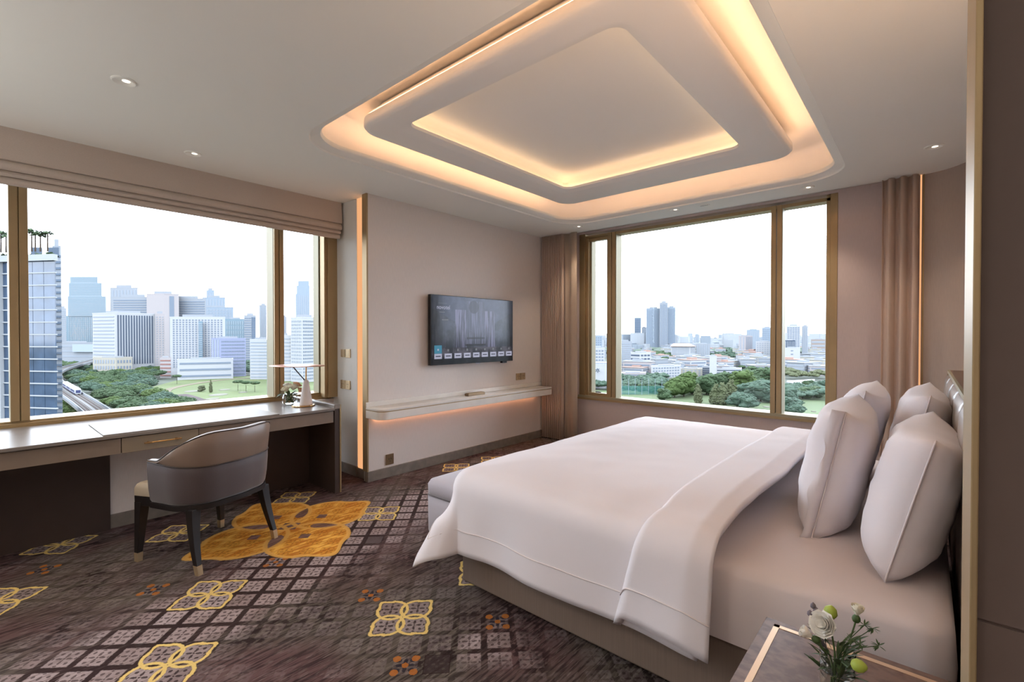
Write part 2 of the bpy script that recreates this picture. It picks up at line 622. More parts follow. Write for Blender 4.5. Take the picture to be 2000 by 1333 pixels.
# television wall (proud of the return wall)
struct('wall_television', MB().box(-4.07, 2.50, 0, XW, 5.28, CZ).box(-4.6, 2.62, 0, -4.08, 5.6, CZ + .4), M_wallcloth)
struct('wall_television_return', MB().box(-4.62, YR, 0, -4.242, 2.66, CZ).box(-4.9, YR, 0, -4.61, 2.66, .76), M_return)
struct('trim_1', MB().box(-4.072, 2.486, .10, -3.996, 2.502, CZ), M_gold)
led = struct('trim_2', MB().box(-4.241, 2.535, .09, -4.072, 2.56, CZ), M_ledc)
struct('baseboard_television', MB().box(-4.05, 2.490, 0, XW + .012, 5.2, .10).box(-4.62, YR - .012, 0, -4.240, YR + .01, .10).box(-4.235, 2.528, 0, -4.06, 2.57, .09), M_base, bevel=.003)

# left window wall
struct('wall_left', MB().box(-4.62, -2.6, 0, XL, 2.17, .736).box(-5.0, 2.10, 0, -4.70, 2.53, .736).box(-4.62, -2.6, .745, XL, -1.25, CZ), M_wallcloth)
struct('baseboard_left', MB().box(XL - .01, -2.4, 0, XL + .012, 2.12, .10), M_base, bevel=.003)
struct('wall_left_head', MB().box(-5.02, -1.3, 2.62, -4.60, 2.66, 3.2), M_wallpink)

# window 1 (left)
w1 = empty('window_1', (-4.8, .6, .76), kind='structure')
def P(name, mb, m, par, **k):
    o = mb.build(name, m, par, **k)
    o.location = Vector(o.location) - (par.location if par.parent is None else Vector((0, 0, 0)))
    return o
P('window_sill', MB().box(-5.02, -1.25, .70, -4.76, YR, .762), M_gold, w1)
P('bottom_rail', MB().box(-5.02, -1.25, .765, -4.80, YR, .80).box(-4.80, -1.25, .76, -4.78, YR, .785), M_gold, w1, bevel=.003)
P('head_rail', MB().box(-5.02, -1.25, 2.56, -4.78, YR, 2.64), M_gold, w1)
for y0, y1 in ((.190, .285), (1.965, 2.055)):
    P('mullion', MB().box(-4.97, y0 + .004, .80, -4.80, y1 - .004, 2.56).box(-4.802, y0, .80, -4.78, (y0 + y1) / 2 - .003, 2.56).box(-4.802, (y0 + y1) / 2 + .003, .80, -4.78, y1, 2.56), M_gold, w1, bevel=.002)
    P('mullion_side', MB().box(-4.965, y0, .80, -4.815, y0 + .006, 2.56), M_gold_l, w1)
P('jamb', MB().box(-4.79, 2.43, .762, -4.62, 2.535, 2.75).box(-4.70, 2.40, .762, -4.64, 2.44, 2.75), M_gold, w1, bevel=.003)
P('jamb_reveal', MB().box(-4.98, 2.45, .80, -4.79, 2.535, 2.56).box(-4.83, 2.42, .80, -4.805, 2.46, 2.56), M_gold_l, w1)
for y0, y1 in ((-1.25, .20), (.28, 1.97), (2.05, 2.46)):
    P('glass_pane', MB().box(-4.985, y0, .79, -4.973, y1, 2.6), M_glass, w1)

# right (far) window wall
struct('wall_far', MB().box(-4.6, YW, 0, -3.545, YW + .17, 3.1).box(-.64, YW, 0, .6, YW + .17, 3.1).box(-3.545, YW, 0, -.64, YW + .17, .56).box(-3.545, YW, 2.762, -.64, YW + .17, 3.1), M_wallpink)
struct('trim_3', MB().box(-4.07, 5.27, CZ - .0, .0, 5.285, CZ + .1).box(-4.07, 5.27, CZ + .1, .0, 5.62, CZ + .12), M_ceil)
w2 = empty('window_2', (-2.1, YW, .56), kind='structure')
P('window_sill', MB().box(-3.56, YW - .012, .562, -.63, YW + .2, .60), M_gold_l, w2, bevel=.003)
P('sill_edge', MB().box(-3.56, YW - .016, .545, -.63, YW - .004, .572), M_gold, w2)
P('transom_rail', MB().box(-3.54, YW + .02, 2.70, -.64, YW + .16, 2.735), M_gold, w2, bevel=.003)
P('jamb', MB().box(-3.54, YW - .005, .60, -3.45, YW + .17, 2.76).box(-3.45, YW + .02, .60, -3.41, YW + .16, 2.70), M_gold, w2, bevel=.003)
P('casement_frame', MB().box(-3.41, YW + .03, .60, -3.12, YW + .10, .64).box(-3.14, YW + .03, .60, -3.12, YW + .1, 2.70).box(-3.41, YW + .03, 2.66, -3.12, YW + .1, 2.70), M_gold, w2, bevel=.002)
P('casement_reveal', MB().box(-3.412, YW + .06, .64, -3.385, YW + .158, 2.68), M_gold_l, w2)
P('mullion', MB().box(-3.12, YW + .01, .60, -3.064, YW + .16, 2.735).box(-3.058, YW + .012, .60, -3.005, YW + .16, 2.735), M_gold, w2, bevel=.002)
P('mullion_side', MB().box(-3.006, YW + .02, .60, -2.999, YW + .165, 2.70), M_gold_l, w2)
P('mullion', MB().box(-1.215, YW + .01, .60, -1.168, YW + .16, 2.735).box(-1.16, YW + .012, .60, -1.115, YW + .16, 2.735), M_gold, w2, bevel=.002)
P('mullion_side', MB().box(-1.116, YW + .02, .60, -1.109, YW + .165, 2.70), M_gold_l, w2)
P('jamb', MB().box(-.735, YW + .02, .60, -.70, YW + .16, 2.76).box(-.70, YW - .005, .60, -.64, YW + .17, 2.76), M_gold, w2, bevel=.003)
P('casement_handle', MB().box(-3.30, YW + .015, .645, -3.22, YW + .03, .66).box(-3.275, YW + .0, .65, -3.245, YW + .03, .664), M_pipe, w2)
for x0, x1 in ((-3.45, -3.1), (-3.03, -1.2), (-1.13, -.72)):
    P('glass_pane', MB().box(x0, YW + .150, .60, x1, YW + .156, 2.765), M_glass, w2)

# curved wall and headboard wall
cw = MB()
pts = [(-.02, 5.62), (-.02, 5.27)]
for i in range(13):
    t = i / 12 * PI / 2
    pts.append((-.02 + .34 * math.sin(t), 4.75 + .52 * math.cos(t)))
pts += [(XH, .9)]
cw.loft([[Vector((a, b_, z)) for a, b_ in pts] for z in (0, CZ + .3)], closed=False)
struct('wall_headboard', cw, M_headwall, smooth=40)
struct('trim_4', MB().box(-.046, 5.262, 0, -.034, 5.274, CZ), M_ledc)
struct('trim_5', MB().box(-.028, 5.262, 0, -.018, 5.276, CZ), M_gold)
struct('wall_right', MB().box(2.1, -2.6, 0, 2.2, 5.6, 3.1).box(.34, 1.3, 0, 2.1, 1.4, 3.1), M_headwall)
struct('wall_back', MB().box(-4.7, -2.7, 0, 2.2, -2.6, 3.1), M_wallcloth)

pt = struct('wall_partition', MB().box(.053, .872, 0, 2.1, 1.04, 1.024).box(.053, .872, 1.028, 2.1, 1.04, CZ).box(.054, .876, 1.02, 2.1, 1.03, 1.03), M_partition)
struct('trim_6', MB().box(.0455, .86, 0, .0530, 1.04, CZ), M_gold, bevel=.0015)

# ------------------------------------------------------------------ downlights
spots = [(-3.211, .555, 'gimbal downlight in the ceiling above the desk chair, nearest the camera'),
         (-4.102, 1.108, 'small downlight in the ceiling beside the roman blind'),
         (-3.252, 4.97, 'small downlight in the ceiling in front of the pleated curtain'),
         (-2.04, 4.985, 'small downlight in the ceiling above the wide window pane, beside the flat vent'),
         (-.823, 5.03, 'small downlight in the ceiling near the slim pane beside the bare wall strip'),
         (.032, 4.537, 'small downlight in the ceiling near the curved headboard wall')]
dl0 = None
for x, y, lab in spots:
    if dl0 is None:
        dl0 = empty('downlight', (x, y, CZ), lab, 'light', 'recessed ceiling downlights')
        MB().lathe([(.056, 0), (.056, -.004), (.050, -.008), (.040, -.006), (.034, -.001), (.0, -.0005)], n=32).build('trim_ring', M_ceil, dl0, smooth=40)
        MB().lathe([(.012, -.0035), (.018, -.001)], (.006, .008, 0), n=24).build('lamp_lens', M_lamp, dl0)
        d = dl0
    else:
        d = copy_tree(dl0)
        d.location = (x, y, CZ)
        d['label'] = lab
    L = D.lights.new('spot_lamp', 'SPOT')
    L.energy = SPOT_W
    L.color = (1, .80, .62)
    L.spot_size = R(95)
    L.spot_blend = .7
    L.shadow_soft_size = .04
    lo = D.objects.new('spot_lamp', L)
    lo.location = (x, y, CZ - .05)
    COL.objects.link(lo)
# unseen spots added behind the camera to brighten the room
for (x, y, z, w) in ((-3.2, -.8, 2.7, 30), (-1.4, -1.2, 2.7, 40), (.6, -1.0, 2.7, 40), (-2.4, -2.0, 2.7, 30)):
    L = D.lights.new('spot_lamp', 'SPOT')
    L.energy = w * 1.0
    L.color = (1, .92, .84)
    L.spot_size = R(150)
    L.spot_blend = .8
    L.shadow_soft_size = .08
    lo = D.objects.new('spot_lamp', L)
    lo.location = (x, y, z)
    COL.objects.link(lo)
# uplights added behind the camera to brighten the ceiling; bedside lamp behind the partition
for (x, y, z, w, c_, sz) in ((-3.0, -1.7, 1.4, 95, (1, .98, .95), 165), (.9, -.9, 1.4, 80, (1, .90, .82), 165), (.2, 1.16, 1.30, 75, (1, .66, .42), 135)):
    L = D.lights.new('unseen_uplight', 'SPOT')
    L.energy = w
    L.color = c_
    L.spot_size = R(sz)
    L.spot_blend = .8
    L.shadow_soft_size = .1
    lo = D.objects.new('unseen_uplight', L)
    lo.location = (x, y, z)
    lo.rotation_euler = (PI, 0, 0)
    COL.objects.link(lo)
vn = empty('ceiling_vent', (-1.737, 5.02, CZ), 'flat white oblong vent plate in the ceiling above the wide window', 'vent')
MB().box(-.05, -.02, -.006, .05, .02, .0).build('vent_plate', M_ceil, vn, bevel=.002)
MB().box(-.04, -.012, -.0075, .04, -.006, -.0058).build('vent_slot', M_black, vn)

# ------------------------------------------------------------------ roman blind
bl = empty('roman_blind', (-4.5, .6, CZ), 'beige roman blind drawn up to folds above the long desk window', 'blind')
def strip(prof, y0, y1):
    q = MB()
    q.loft([[Vector((a, y0, z)) for a, z in prof], [Vector((a, y1, z)) for a, z in prof]], True, True, True)
    return q
P('blind_panel', strip([(-4.60, 2.75), (-4.49, 2.75), (-4.484, 2.65), (-4.478, 2.56), (-4.485, 2.54), (-4.50, 2.535), (-4.60, 2.55)], -1.25, 2.510), M_blind, bl, smooth=50)
for k, (za, zb, dx) in enumerate(((2.545, 2.47, .0), (2.485, 2.43, .004), (2.445, 2.38, .008))):
    x = -4.474 - dx
    P('blind_fold', strip([(-4.60, za), (x - .045, za), (x - .020, za - .012), (x - .006, za - .030), (x, (za + zb) / 2 - .008), (x - .002, zb + .010), (x - .012, zb), (x - .04, zb + .006), (-4.60, zb + .02)], -1.25, 2.505 - .008 * k), M_blind, bl, smooth=50)

# ------------------------------------------------------------------ curtains
def curtain(name, x0, x1, y, amp, n, z0, z1, m, seed, label, par=None, drift=.0):
    r = random.Random(seed)
    q = MB()
    N = n * 10
    ph = [r.uniform(-.5, .5) for _ in range(n + 2)]
    loops = []
    zs = [z0, z0 + .4, (z0 + z1) / 2, z1 - .4, z1]
    for zi, z in enumerate(zs):
        l = []
        for i in range(N + 1):
            t = i / N
            a = t * n
            k = int(a)
            am = amp * (1 + .35 * ph[k]) * (1 if zi > 0 else 1.1)
            w = math.sin(a * 2 * PI + .25 * math.sin(zi + k))
            w = 1 - 2 * abs(math.sin(a * PI)) if n > 5 else math.copysign(abs(w) ** .75, w)
            l.append(Vector((x0 + (x1 - x0) * t + .12 * am * math.cos(a * 4 * PI), y + am * w + drift * math.sin(t * 3 + zi), z)))
        loops.append(l)
    q.loft(loops, closed=False)
    o = q.build(name, m, par, smooth=180)
    md = o.modifiers.new('thickness', 'SOLIDIFY')
    md.thickness = .004
    return o


cL = empty('curtain', (-3.7, 5.2, 0), 'taupe pleated floor-length curtain beside the television shelf', 'curtain', 'window curtains')
a = curtain('pleated_drape', -3.975, -3.62, 5.18, .020, 11, .015, 2.745, M_curt, 1, None, cL)
b = curtain('smooth_leading_edge', -3.62, -3.42, 5.205, .022, 1, .015, 2.745, M_curt_l, 2, None, cL)
for q in (a, b): q.location = (3.7, -5.2, 0)
cR = empty('curtain', (-.2, 5.2, 0), 'brown curtain hanging by the bare wall strip, behind the bed pillows', 'curtain', 'window curtains')
a = curtain('pleated_drape', -.300, -.06, 5.22, .026, 3, .015, 2.745, M_curt, 5, None, cR)
a.location = (.2, -5.2, 0)

# ------------------------------------------------------------------ television
tv = empty('television', (-3.93, 3.865, 1.46), 'flat wall television showing a grey ballroom picture and a row of menu tiles', 'television')
x = -3.93
P('casing', MB().box(x - .045, 3.202, 1.083, x, 4.522, 1.838), M_black, tv, bevel=.004)
P('wall_mount', MB().box(-3.998, 3.65, 1.25, x - .04, 4.1, 1.65), M_black, tv)
P('sound_bracket', MB().box(-3.998, 4.36, 1.06, x - .03, 4.44, 1.10), M_black, tv)


def tv_material():
    m = D.materials.new('television_picture')
    m.use_nodes = True
    n = m.node_tree
    b = n.nodes['Principled BSDF']
    t = n.nodes.new('ShaderNodeTexCoord')
    s = n.nodes.new('ShaderNodeSeparateXYZ')
    n.links.new(t.outputs['Object'], s.inputs[0])
    Y = X(n, s.outputs[1]) / .65     # -1..1
    Z = X(n, s.outputs[2]) / .37
    vec = t.outputs['Object']
    st = noise_x(n, vec, 22, (1, 3.0, .12), 4)
    bl_ = noise_x(n, vec, 9, (1, 1, 1), 4, 3.)
    c = mixc(n, bl_.ss(.35, .65), (52, 56, 66), (88, 92, 112))
    # ceiling perspective: light wedges
    wedge = (Y.abs() * .75 + (Z * -1)).lt(.12)
    c = mixc(n, wedge * .45, c, (96, 104, 138))
    # drapes either side of the stage
    dr = (((Y.abs() - .36).abs()).lt(.13)) * (Z.gt(-.55)) * (Z.lt(.62))
    c = mixc(n, dr * .85, c, mixc(n, st.ss(.42, .58), (44, 44, 58), (150, 148, 184)))
    stage = (Y.abs().lt(.22)) * (Z.gt(-.42)) * (Z.lt(.9))
    c = mixc(n, stage * .7, c, mixc(n, st.ss(.45, .6), (74, 76, 94), (142, 142, 176)))
    tab = (Z + .24).abs().lt(.03) * Y.abs().lt(.22)
    c = mixc(n, tab.max(((Z + .45).abs().lt(.03)) * Y.abs().lt(.25)) * .8, c, (30, 28, 36))
    edge = Y.abs().ss(.55, .95)
    c = mixc(n, edge * .75, c, mixc(n, st.ss(.45, .6), (34, 38, 40), (68, 70, 74)))
    fl_ = Z.lt(-.52)
    c = mixc(n, fl_ * .8, c, mixc(n, bl_.ss(.4, .6), (52, 50, 58), (110, 104, 116)))
    lamp = ((((Y + .05) / .12) ** 2) + (((Z - .72) / .2) ** 2)).lt(1.)
    c = mixc(n, lamp * .7, c, (36, 34, 40))
    foot = Z.lt(-.83)
    c = mixc(n, foot * .9, c, (30, 34, 40))
    b.inputs['Base Color'].default_value = (.01, .01, .012, 1)
    b.inputs['Roughness'].default_value = .12
    b.inputs['Specular IOR Level'].default_value = .3
    n.links.new(c, b.inputs['Emission Color'])
    b.inputs['Emission Strength'].default_value = .5
    return m


sc = MB().box(0, -.65, -.37, .003, .65, .37).build('screen', tv_material(), tv)
sc.location = (.0005, 0, 0)
M_tile = mat('menu_tile_glow', (40, 40, 40), .3, emit=lin((190, 190, 214)), emit_s=.62)
M_teal = mat('menu_teal_glow', (20, 40, 50), .3, emit=lin((30, 130, 160)), emit_s=.62)
M_dim = mat('menu_dim_glow', (40, 40, 40), .3, emit=lin((112, 112, 118)), emit_s=.6)
M_ink = mat('menu_ink', (30, 30, 60), .3)
for k in range(9):
    yc = -.565 + k * .1425
    MB().box(.004, yc - .052, -.31, .0052, yc + .052, -.255).build('menu_label', M_tile, tv)
    MB().box(.0052, yc - .034, -.288, .0058, yc + .034, -.276).build('menu_word', M_ink, tv)
    MB().box(.0038, yc - .052, -.253, .0044, yc + .052, -.165).build('menu_icon_box', M_teal if k == 0 else M_dim, tv) if k == 0 else MB().box(.0038, yc - .012, -.232, .0044, yc + .012, -.208).build('menu_icon', M_dim, tv)
MB().box(.0046, -.575, -.222, .005, -.555, -.202).build('menu_home_mark', M_tile, tv)


def text(name, s, size, loc, m, par, rot=(PI / 2, 0, PI / 2), ext=.0004):
    c = D.curves.new(name, 'FONT')
    c.body = s
    c.size = size
    c.extrude = ext
    c.align_x = 'CENTER'
    c.align_y = 'CENTER'
    o = D.objects.new(name, c)
    COL.objects.link(o)
    c.materials.append(m)
    bpy.context.view_layer.update()
    me = D.meshes.new_from_object(o.evaluated_get(bpy.context.evaluated_depsgraph_get()))
    D.objects.remove(o)
    o = D.objects.new(name, me)
    COL.objects.link(o)
    o.parent = par
    o.location = loc
    o.rotation_euler = rot
    return o


text('screen_lettering', 'novotel', .062, (.005, -.49, .245), M_tile, tv)
MB().box(.004, -.56, .288, .0045, -.44, .291).build('screen_line', M_dim, tv)
MB().box(.004, -.545, .190, .0045, -.47, .196).build('screen_line', M_dim, tv)
MB().box(.004, -.51, .105, .0045, -.42, .118).build('screen_line', M_dim, tv)
MB().box(0, .0, -.384, .004, .07, -.378).build('maker_badge', M_tile, tv)

# ------------------------------------------------------------------ shelf below the television
sh = empty('wall_shelf', (-3.9, 3.8, .70), 'long white marble floating shelf below the television', 'shelf')
def shelf_loop(z, o=0.):
    x0, x1, y0, y1 = -3.998, -3.75 - o, 2.475 + o, 5.10 - o
    r = .09
    pts = [Vector((x0, y0, z)), ]
    for i in range(9):
        t = R(-90 + 90 * i / 8)
        pts.append(Vector((x1 - r + r * math.cos(t), y0 + r + r * math.sin(t), z)))
    pts += [Vector((x1, y1, z)), Vector((x0, y1, z))]
    return pts
P('shelf_top', MB().loft([shelf_loop(.698, .003), shelf_loop(.701), shelf_loop(.716), shelf_loop(.719, .004)], cap0=True, cap1=True), M_marble, sh, smooth=40)
P('shelf_apron', MB().loft([shelf_loop(.617, .003), shelf_loop(.620), shelf_loop(.690)], cap0=True, cap1=True), M_marble, sh, smooth=40)
P('shelf_reveal', MB().loft([shelf_loop(.690, .006), shelf_loop(.698, .006)], cap0=True, cap1=True), M_gold, sh, smooth=40)
P('shelf_upstand', MB().box(-3.999, 2.475, .719, -3.982, 5.2, .765), M_marble, sh, bevel=.003)
P('shelf_led', MB().box(-3.985, 2.56, .606, -3.965, 5.05, .612), M_leds, sh)
rb = empty('control_box', (-3.885, 3.81, .719), 'bronze speaker box lying on the marble shelf', 'speaker')
MB().box(-.032, -.135, .0, .032, .135, .028).build('box_body', M_socket_d, rb, bevel=.006)
MB().box(-.026, -.125, .028, .026, .125, .032).build('box_lid', M_gold, rb, bevel=.003)

# sockets and switches
def plate(name, loc, w, h, axis, m, label, cat='socket', n=1, gap=.006, group=None):
    o = empty(name, loc, label, cat, group)
    for k in range(n):
        c = (k - (n - 1) / 2) * (w + gap)
        def bb(a0, a1, z0_, z1_, d0, d1):
            return MB().box(d0, c + a0, z0_, d1, c + a1, z1_) if axis == 'x' else MB().box(c + a0, -d1, z0_, c + a1, -d0, z1_)
        p = bb(-w / 2, w / 2, -h / 2, h / 2, 0, .009).build('face_plate', m, o, bevel=.0015)
        if cat == 'socket':
            for a0 in (-.014, .010):
                bb(a0, a0 + .005, -.002, .014, .009, .0096).build('slot', M_black, p)
            bb(-.003, .003, -.022, -.014, .009, .0096).build('slot', M_black, p)
        else:
            bb(-w * .33, w * .33, -h * .36, h * .36, .009, .0115).build('rocker', m, p, bevel=.001)
    return o


plate('wall_socket', (-3.999, 4.752, .866), .088, .088, 'x', M_socket, 'brass double socket above the far end of the marble shelf', n=2)
plate('wall_socket', (-3.999, 2.737, .175), .088, .104, 'x', M_socket_d, 'single bronze socket low on the television wall above the skirting')
plate('light_switch', (-4.50, YR - .001, 1.22), .075, .078, 'y', M_socket, 'upper left pale switch plate on the narrow wall beside the desk window', 'switch', group='switch plates beside the window')
plate('light_switch', (-4.40, YR - .001, 1.22), .086, .088, 'y', M_socket, 'upper right pale switch plate on the narrow wall beside the desk window', 'switch', group='switch plates beside the window')
plate('wall_socket', (-4.455, YR - .001, .90), .086, .088, 'y', M_socket, 'pale double socket below the switches on the narrow wall', n=2, gap=.012)

# ------------------------------------------------------------------ desk
dk = empty('desk', (-4.3, .9, 0), 'long built-in desk with grey marble top under the wide left window', 'desk')
XD = -3.94
P('desk_top', MB().box(-4.76, -1.2, .738, XD + .02, 2.12, .760), M_desktop, dk, bevel=.003)
P('apron', MB().box(-4.44, -1.2, .632, XD, .648, .732), M_taupe, dk, bevel=.002)
P('apron', MB().box(-4.44, 1.088, .632, XD, 2.118, .732), M_taupe, dk, bevel=.002)
P('shadow_gap', MB().box(-4.44, -1.2, .730, XD - .006, 2.118, .740), M_black, dk)
dr = P('drawer', MB().box(-4.40, .652, .632, XD + .002, 1.084, .732), M_drawer, dk, bevel=.002)
hd = MB().tube([(XD + .03, .775, .684), (XD + .03, .965, .684)], .0045, 10)
for yy in (.79, .95):
    hd.box(XD, yy - .006, .678, XD + .034, yy + .006, .690)
hd.box(XD + .024, .765, .679, XD + .036, .805, .689).box(XD + .024, .935, .679, XD + .036, .975, .689)
o = hd.build('drawer_handle', M_brass, dr, bevel=.001)
P('pedestal', MB().box(-4.44, -1.2, .0, -4.42, .665, .634).box(-4.42, -1.2, .60, -4.0, .60, .634), M_darkpan, dk)
P('pedestal', MB().box(-4.44, 1.62, .0, -4.42, 2.125, .634), M_darkpan, dk)
P('end_panel', MB().box(-4.44, 2.125, .0, XD + .005, 2.172, .775), M_darkpan, dk, bevel=.002)
P('end_trim', MB().box(-3.975, 2.172, .0, XD + .01, 2.186, .785), M_gold, dk, bevel=.002)
P('end_upstand', MB().box(-4.76, 2.12, .745, XD + .012, 2.178, .79), M_desktop, dk, bevel=.008, seg=3)
dm = empty('desk_mat', (-4.24, 1.1, .7605), 'grey leather writing mat on the desk behind the chair', 'desk mat')
MB().box(-.26, -.54, 0, .31, .55, .006).build('leather_sheet', M_mat, dm, bevel=.002)
MB().box(.296, -.54, .0055, .302, .55, .0066).build('edge_stitching', M_taupe, dm)

# lamp
lp = empty('table_lamp', (-4.262, 2.0, .7605), 'white cone table lamp with a wide thin disc shade at the end of the desk', 'lamp')
MB().lathe([(.0, 0), (.098, 0), (.10, .004), (.098, .010), (.05, .012)], n=40).build('base_disc', M_brass, lp, smooth=50)
MB().lathe([(.057, .012), (.055, .022), (.047, .08), (.032, .17), (.024, .225), (.020, .234), (.006, .236)], (.01, .02, 0), n=32).build('cone_body', M_lampwhite, lp, smooth=50)
MB().tube([(.01, .02, .23), (.0, .028, .365)], .006).build('support_rod', M_brass, lp, smooth=60)
MB().tube([(.01, .012, .23), (-.01, -.09, .362)], .005).build('support_rod', M_pipe, lp, smooth=60)
sd = MB().lathe([(.04, -.008), (.225, -.003), (.232, 0), (.225, .004), (.03, .006)], n=48, M=Matrix.Translation((0, -.05, .368)) @ Matrix.Rotation(R(-1.2), 4, 'X')).build('disc_shade', mat('lamp_shade_rose_metal', (190, 140, 118), .35, .5), lp, smooth=50)

# ------------------------------------------------------------------ flowers
M_green = mat('stem_green', (70, 92, 44), .6)
M_leaf = mat('leaf_green', (62, 84, 42), .55, noise_amt=.2, noise_scale=60)
M_bud = mat('bud_green', (158, 176, 70), .5)
M_petal = mat('petal_cream', (240, 234, 214), .6)
M_petal_w = mat('petal_white', (244, 240, 232), .6)
M_petal_p = mat('petal_peach', (222, 176, 140), .6)
M_berry = mat('berry_grey', (112, 104, 112), .6)


def petal_bloom(par, c, r, axis, m, layers=3, openness=.9, name='flower'):
    """layered cupped petals around an axis"""
    q = MB()
    ax = Vector(axis).normalized()
    rot = Vector((0, 0, 1)).rotation_difference(ax).to_matrix().to_4x4()
    T = Matrix.Translation(c) @ rot
    rr = random.Random(int(r * 1e5) + len(D.objects))
    for L in range(layers):
        k = 4 + L
        lean = openness * (.25 + .75 * L / max(1, layers - 1))
        for i in range(k):
            a0 = 2 * PI * (i / k) + L * .5 + rr.uniform(-.15, .15)
            loops = []
            for s in range(6):
                t = s / 5
                rad = r * (.12 + lean * math.sin(t * 1.5) * (.9))
                z = r * (1.25 * t - .35 * lean * t * t) - r * .3
                w = r * .55 * math.sin(min(1, t * 1.15 + .12) * PI * .82) + r * .06
                row = []
                for j in range(5):
                    u = (j - 2) / 2
                    ang = a0 + u * w / max(rad, r * .22)
                    row.append(T @ Vector((math.cos(ang) * rad * (1 + .06 * u * u), math.sin(ang) * rad * (1 + .06 * u * u), z - r * .08 * u * u * t)))
                loops.append(row)
            q.loft(loops, closed=False)
    o = q.build(name, m, par, smooth=180)
    return o


def leaf(q, base, tip, w, droop=.0):
    b_, t_ = Vector(base), Vector(tip)
    d = t_ - b_
    s = d.cross(Vector((0, 0, 1)))
    if s.length < 1e-4: s = Vector((1, 0, 0))
    s.normalize()
    up = s.cross(d).normalized()
    loops = []
    for i in range(6):
        t = i / 5
        ww = w * math.sin(PI * (t * .92 + .04))
        p = b_ + d * t + Vector((0, 0, -droop * t * t))
        loops.append([p - s * ww + up * ww * .3, p, p + s * ww + up * ww * .3])
    q.loft(loops, closed=False)


def bud(par, c, r, axis, m=M_bud, name='bud'):
    rot = Vector((0, 0, 1)).rotation_difference(Vector(axis).normalized()).to_matrix().to_4x4()
    return MB().lathe([(r * .1, -r), (r * .7, -r * .75), (r, -.1 * r), (r * .85, .6 * r), (r * .4, 1.1 * r), (r * .05, 1.25 * r)], n=14, M=Matrix.Translation(c) @ rot).build(name, m, par, smooth=180)


# nightstand and its vase
ns = empty('nightstand', (0, 1.3, 0), 'bedside table with a brown stone top and brass inlay', 'nightstand')
P('table_top', MB().box(-.345, 1.08, .555, .30, 1.525, .580), M_stone, ns, bevel=.002)
q = MB()
q.box(-.318, 1.10, .5795, -.304, 1.500, .5812).box(-.318, 1.486, .5795, .29, 1.500, .5812)
P('brass_inlay', q, M_inlay, ns)
P('cabinet_body', MB().box(-.335, 1.09, .06, .295, 1.515, .555), M_nsbody, ns, bevel=.003)
P('plinth', MB().box(-.31, 1.11, .0, .28, 1.49, .06), M_darkpan, ns)
P('drawer_front', MB().box(-.339, 1.10, .33, -.334, 1.505, .545).box(-.339, 1.10, .08, -.334, 1.505, .32), M_nsbody, ns, bevel=.001)
vc = (-.143, 1.262)
vs = empty('flower_vase', (vc[0], vc[1], .5815), 'tall clear glass vase on the bedside table', 'vase')
MB().lathe([(.0, 0), (.030, 0), (.033, .004), (.034, .12), (.032, .12), (.031, .010), (.0, .009)], n=32).build('glass_body', M_vase, vs, smooth=40)
MB().lathe([(.0, .010), (.0305, .011), (.0315, .075), (.0, .075)], n=24).build('water', M_vase, vs, smooth=40)
fb = empty('flower_bouquet', (vc[0], vc[1], .5815), 'small bouquet of white blooms and green buds in the bedside vase', 'flowers')
heads = []
def at_px(u, v, y):
    """point on the plane y for a place in the frame"""
    fw, rt, up = FW, RT, UP
    d = fw + rt * ((u - 1000) / F) - up * ((v - 666.5) / F)
    return d * (y / d.y) + Vector((0, 0, H))
FW = Vector((-math.sin(R(YAW)) * math.cos(R(PITCH)), math.cos(R(YAW)) * math.cos(R(PITCH)), -math.sin(R(PITCH))))
RT = Vector((math.cos(R(YAW)), math.sin(R(YAW)), 0))
UP = RT.cross(FW)
off = Vector((vc[0], vc[1], .5815))
stems = MB()
for (u, v, y, r, ax, kind) in ((1612, 1222, 1.24, .026, (-.4, -.9, .5), 'w'), (1580, 1241, 1.22, .021, (-.9, -.3, .45), 'w2'), (1674, 1197, 1.27, .020, (.1, 0, 1), 'c'),
                               (1622, 1197, 1.29, .014, (.1, -.2, 1), 'b'), (1676, 1301, 1.20, .013, (1, .1, .15), 'b')):
    p = at_px(u, v, y) - off
    if kind == 'b': bud(fb, p, r, ax)
    else:
        petal_bloom(fb, p, r, ax, M_petal if kind == 'c' else M_petal_w, 5 if kind == 'w' else 3, 1.05 if kind == 'w' else .55)
        bud(fb, p - Vector(ax).normalized() * r * .75, r * .42, ax, M_leaf, 'calyx')
    e = p - Vector(ax).normalized() * r * .9
    stems.tube([(rnd.uniform(-.008, .008), rnd.uniform(-.008, .008), .02), (e.x * .35, e.y * .35, .11), (e.x * .8, e.y * .8, e.z * .8 + .01), e], .0017, 6)
stems.build('stems', M_green, fb, smooth=60)
q = MB()
for (u, v, y) in ((1588, 1184, 1.26), (1582, 1199, 1.25), (1594, 1193, 1.26), (1590, 1222, 1.24), (1596, 1228, 1.24)):
    p = at_px(u, v, y) - off
    M4 = Matrix.Translation(p)
    q.lathe([(.001, -.007), (.006, -.003), (.0055, .003), (.001, .008)], n=8, M=M4)
    q.tube([p, (p.x * .5, p.y * .5, .12)], .001, 5)
q.build('grey_berries', M_berry, fb, smooth=180)
q = MB()
for k in range(70):
    a = rnd.uniform(0, 2 * PI)
    s0 = Vector((math.cos(a) * .014, math.sin(a) * .014, rnd.uniform(.05, .14)))
    ln = rnd.uniform(.02, .05)
    t0 = s0 + Vector((math.cos(a) * ln, math.sin(a) * ln * .8, rnd.uniform(.0, .05)))
    leaf(q, s0, t0, rnd.uniform(.0025, .005), .008)
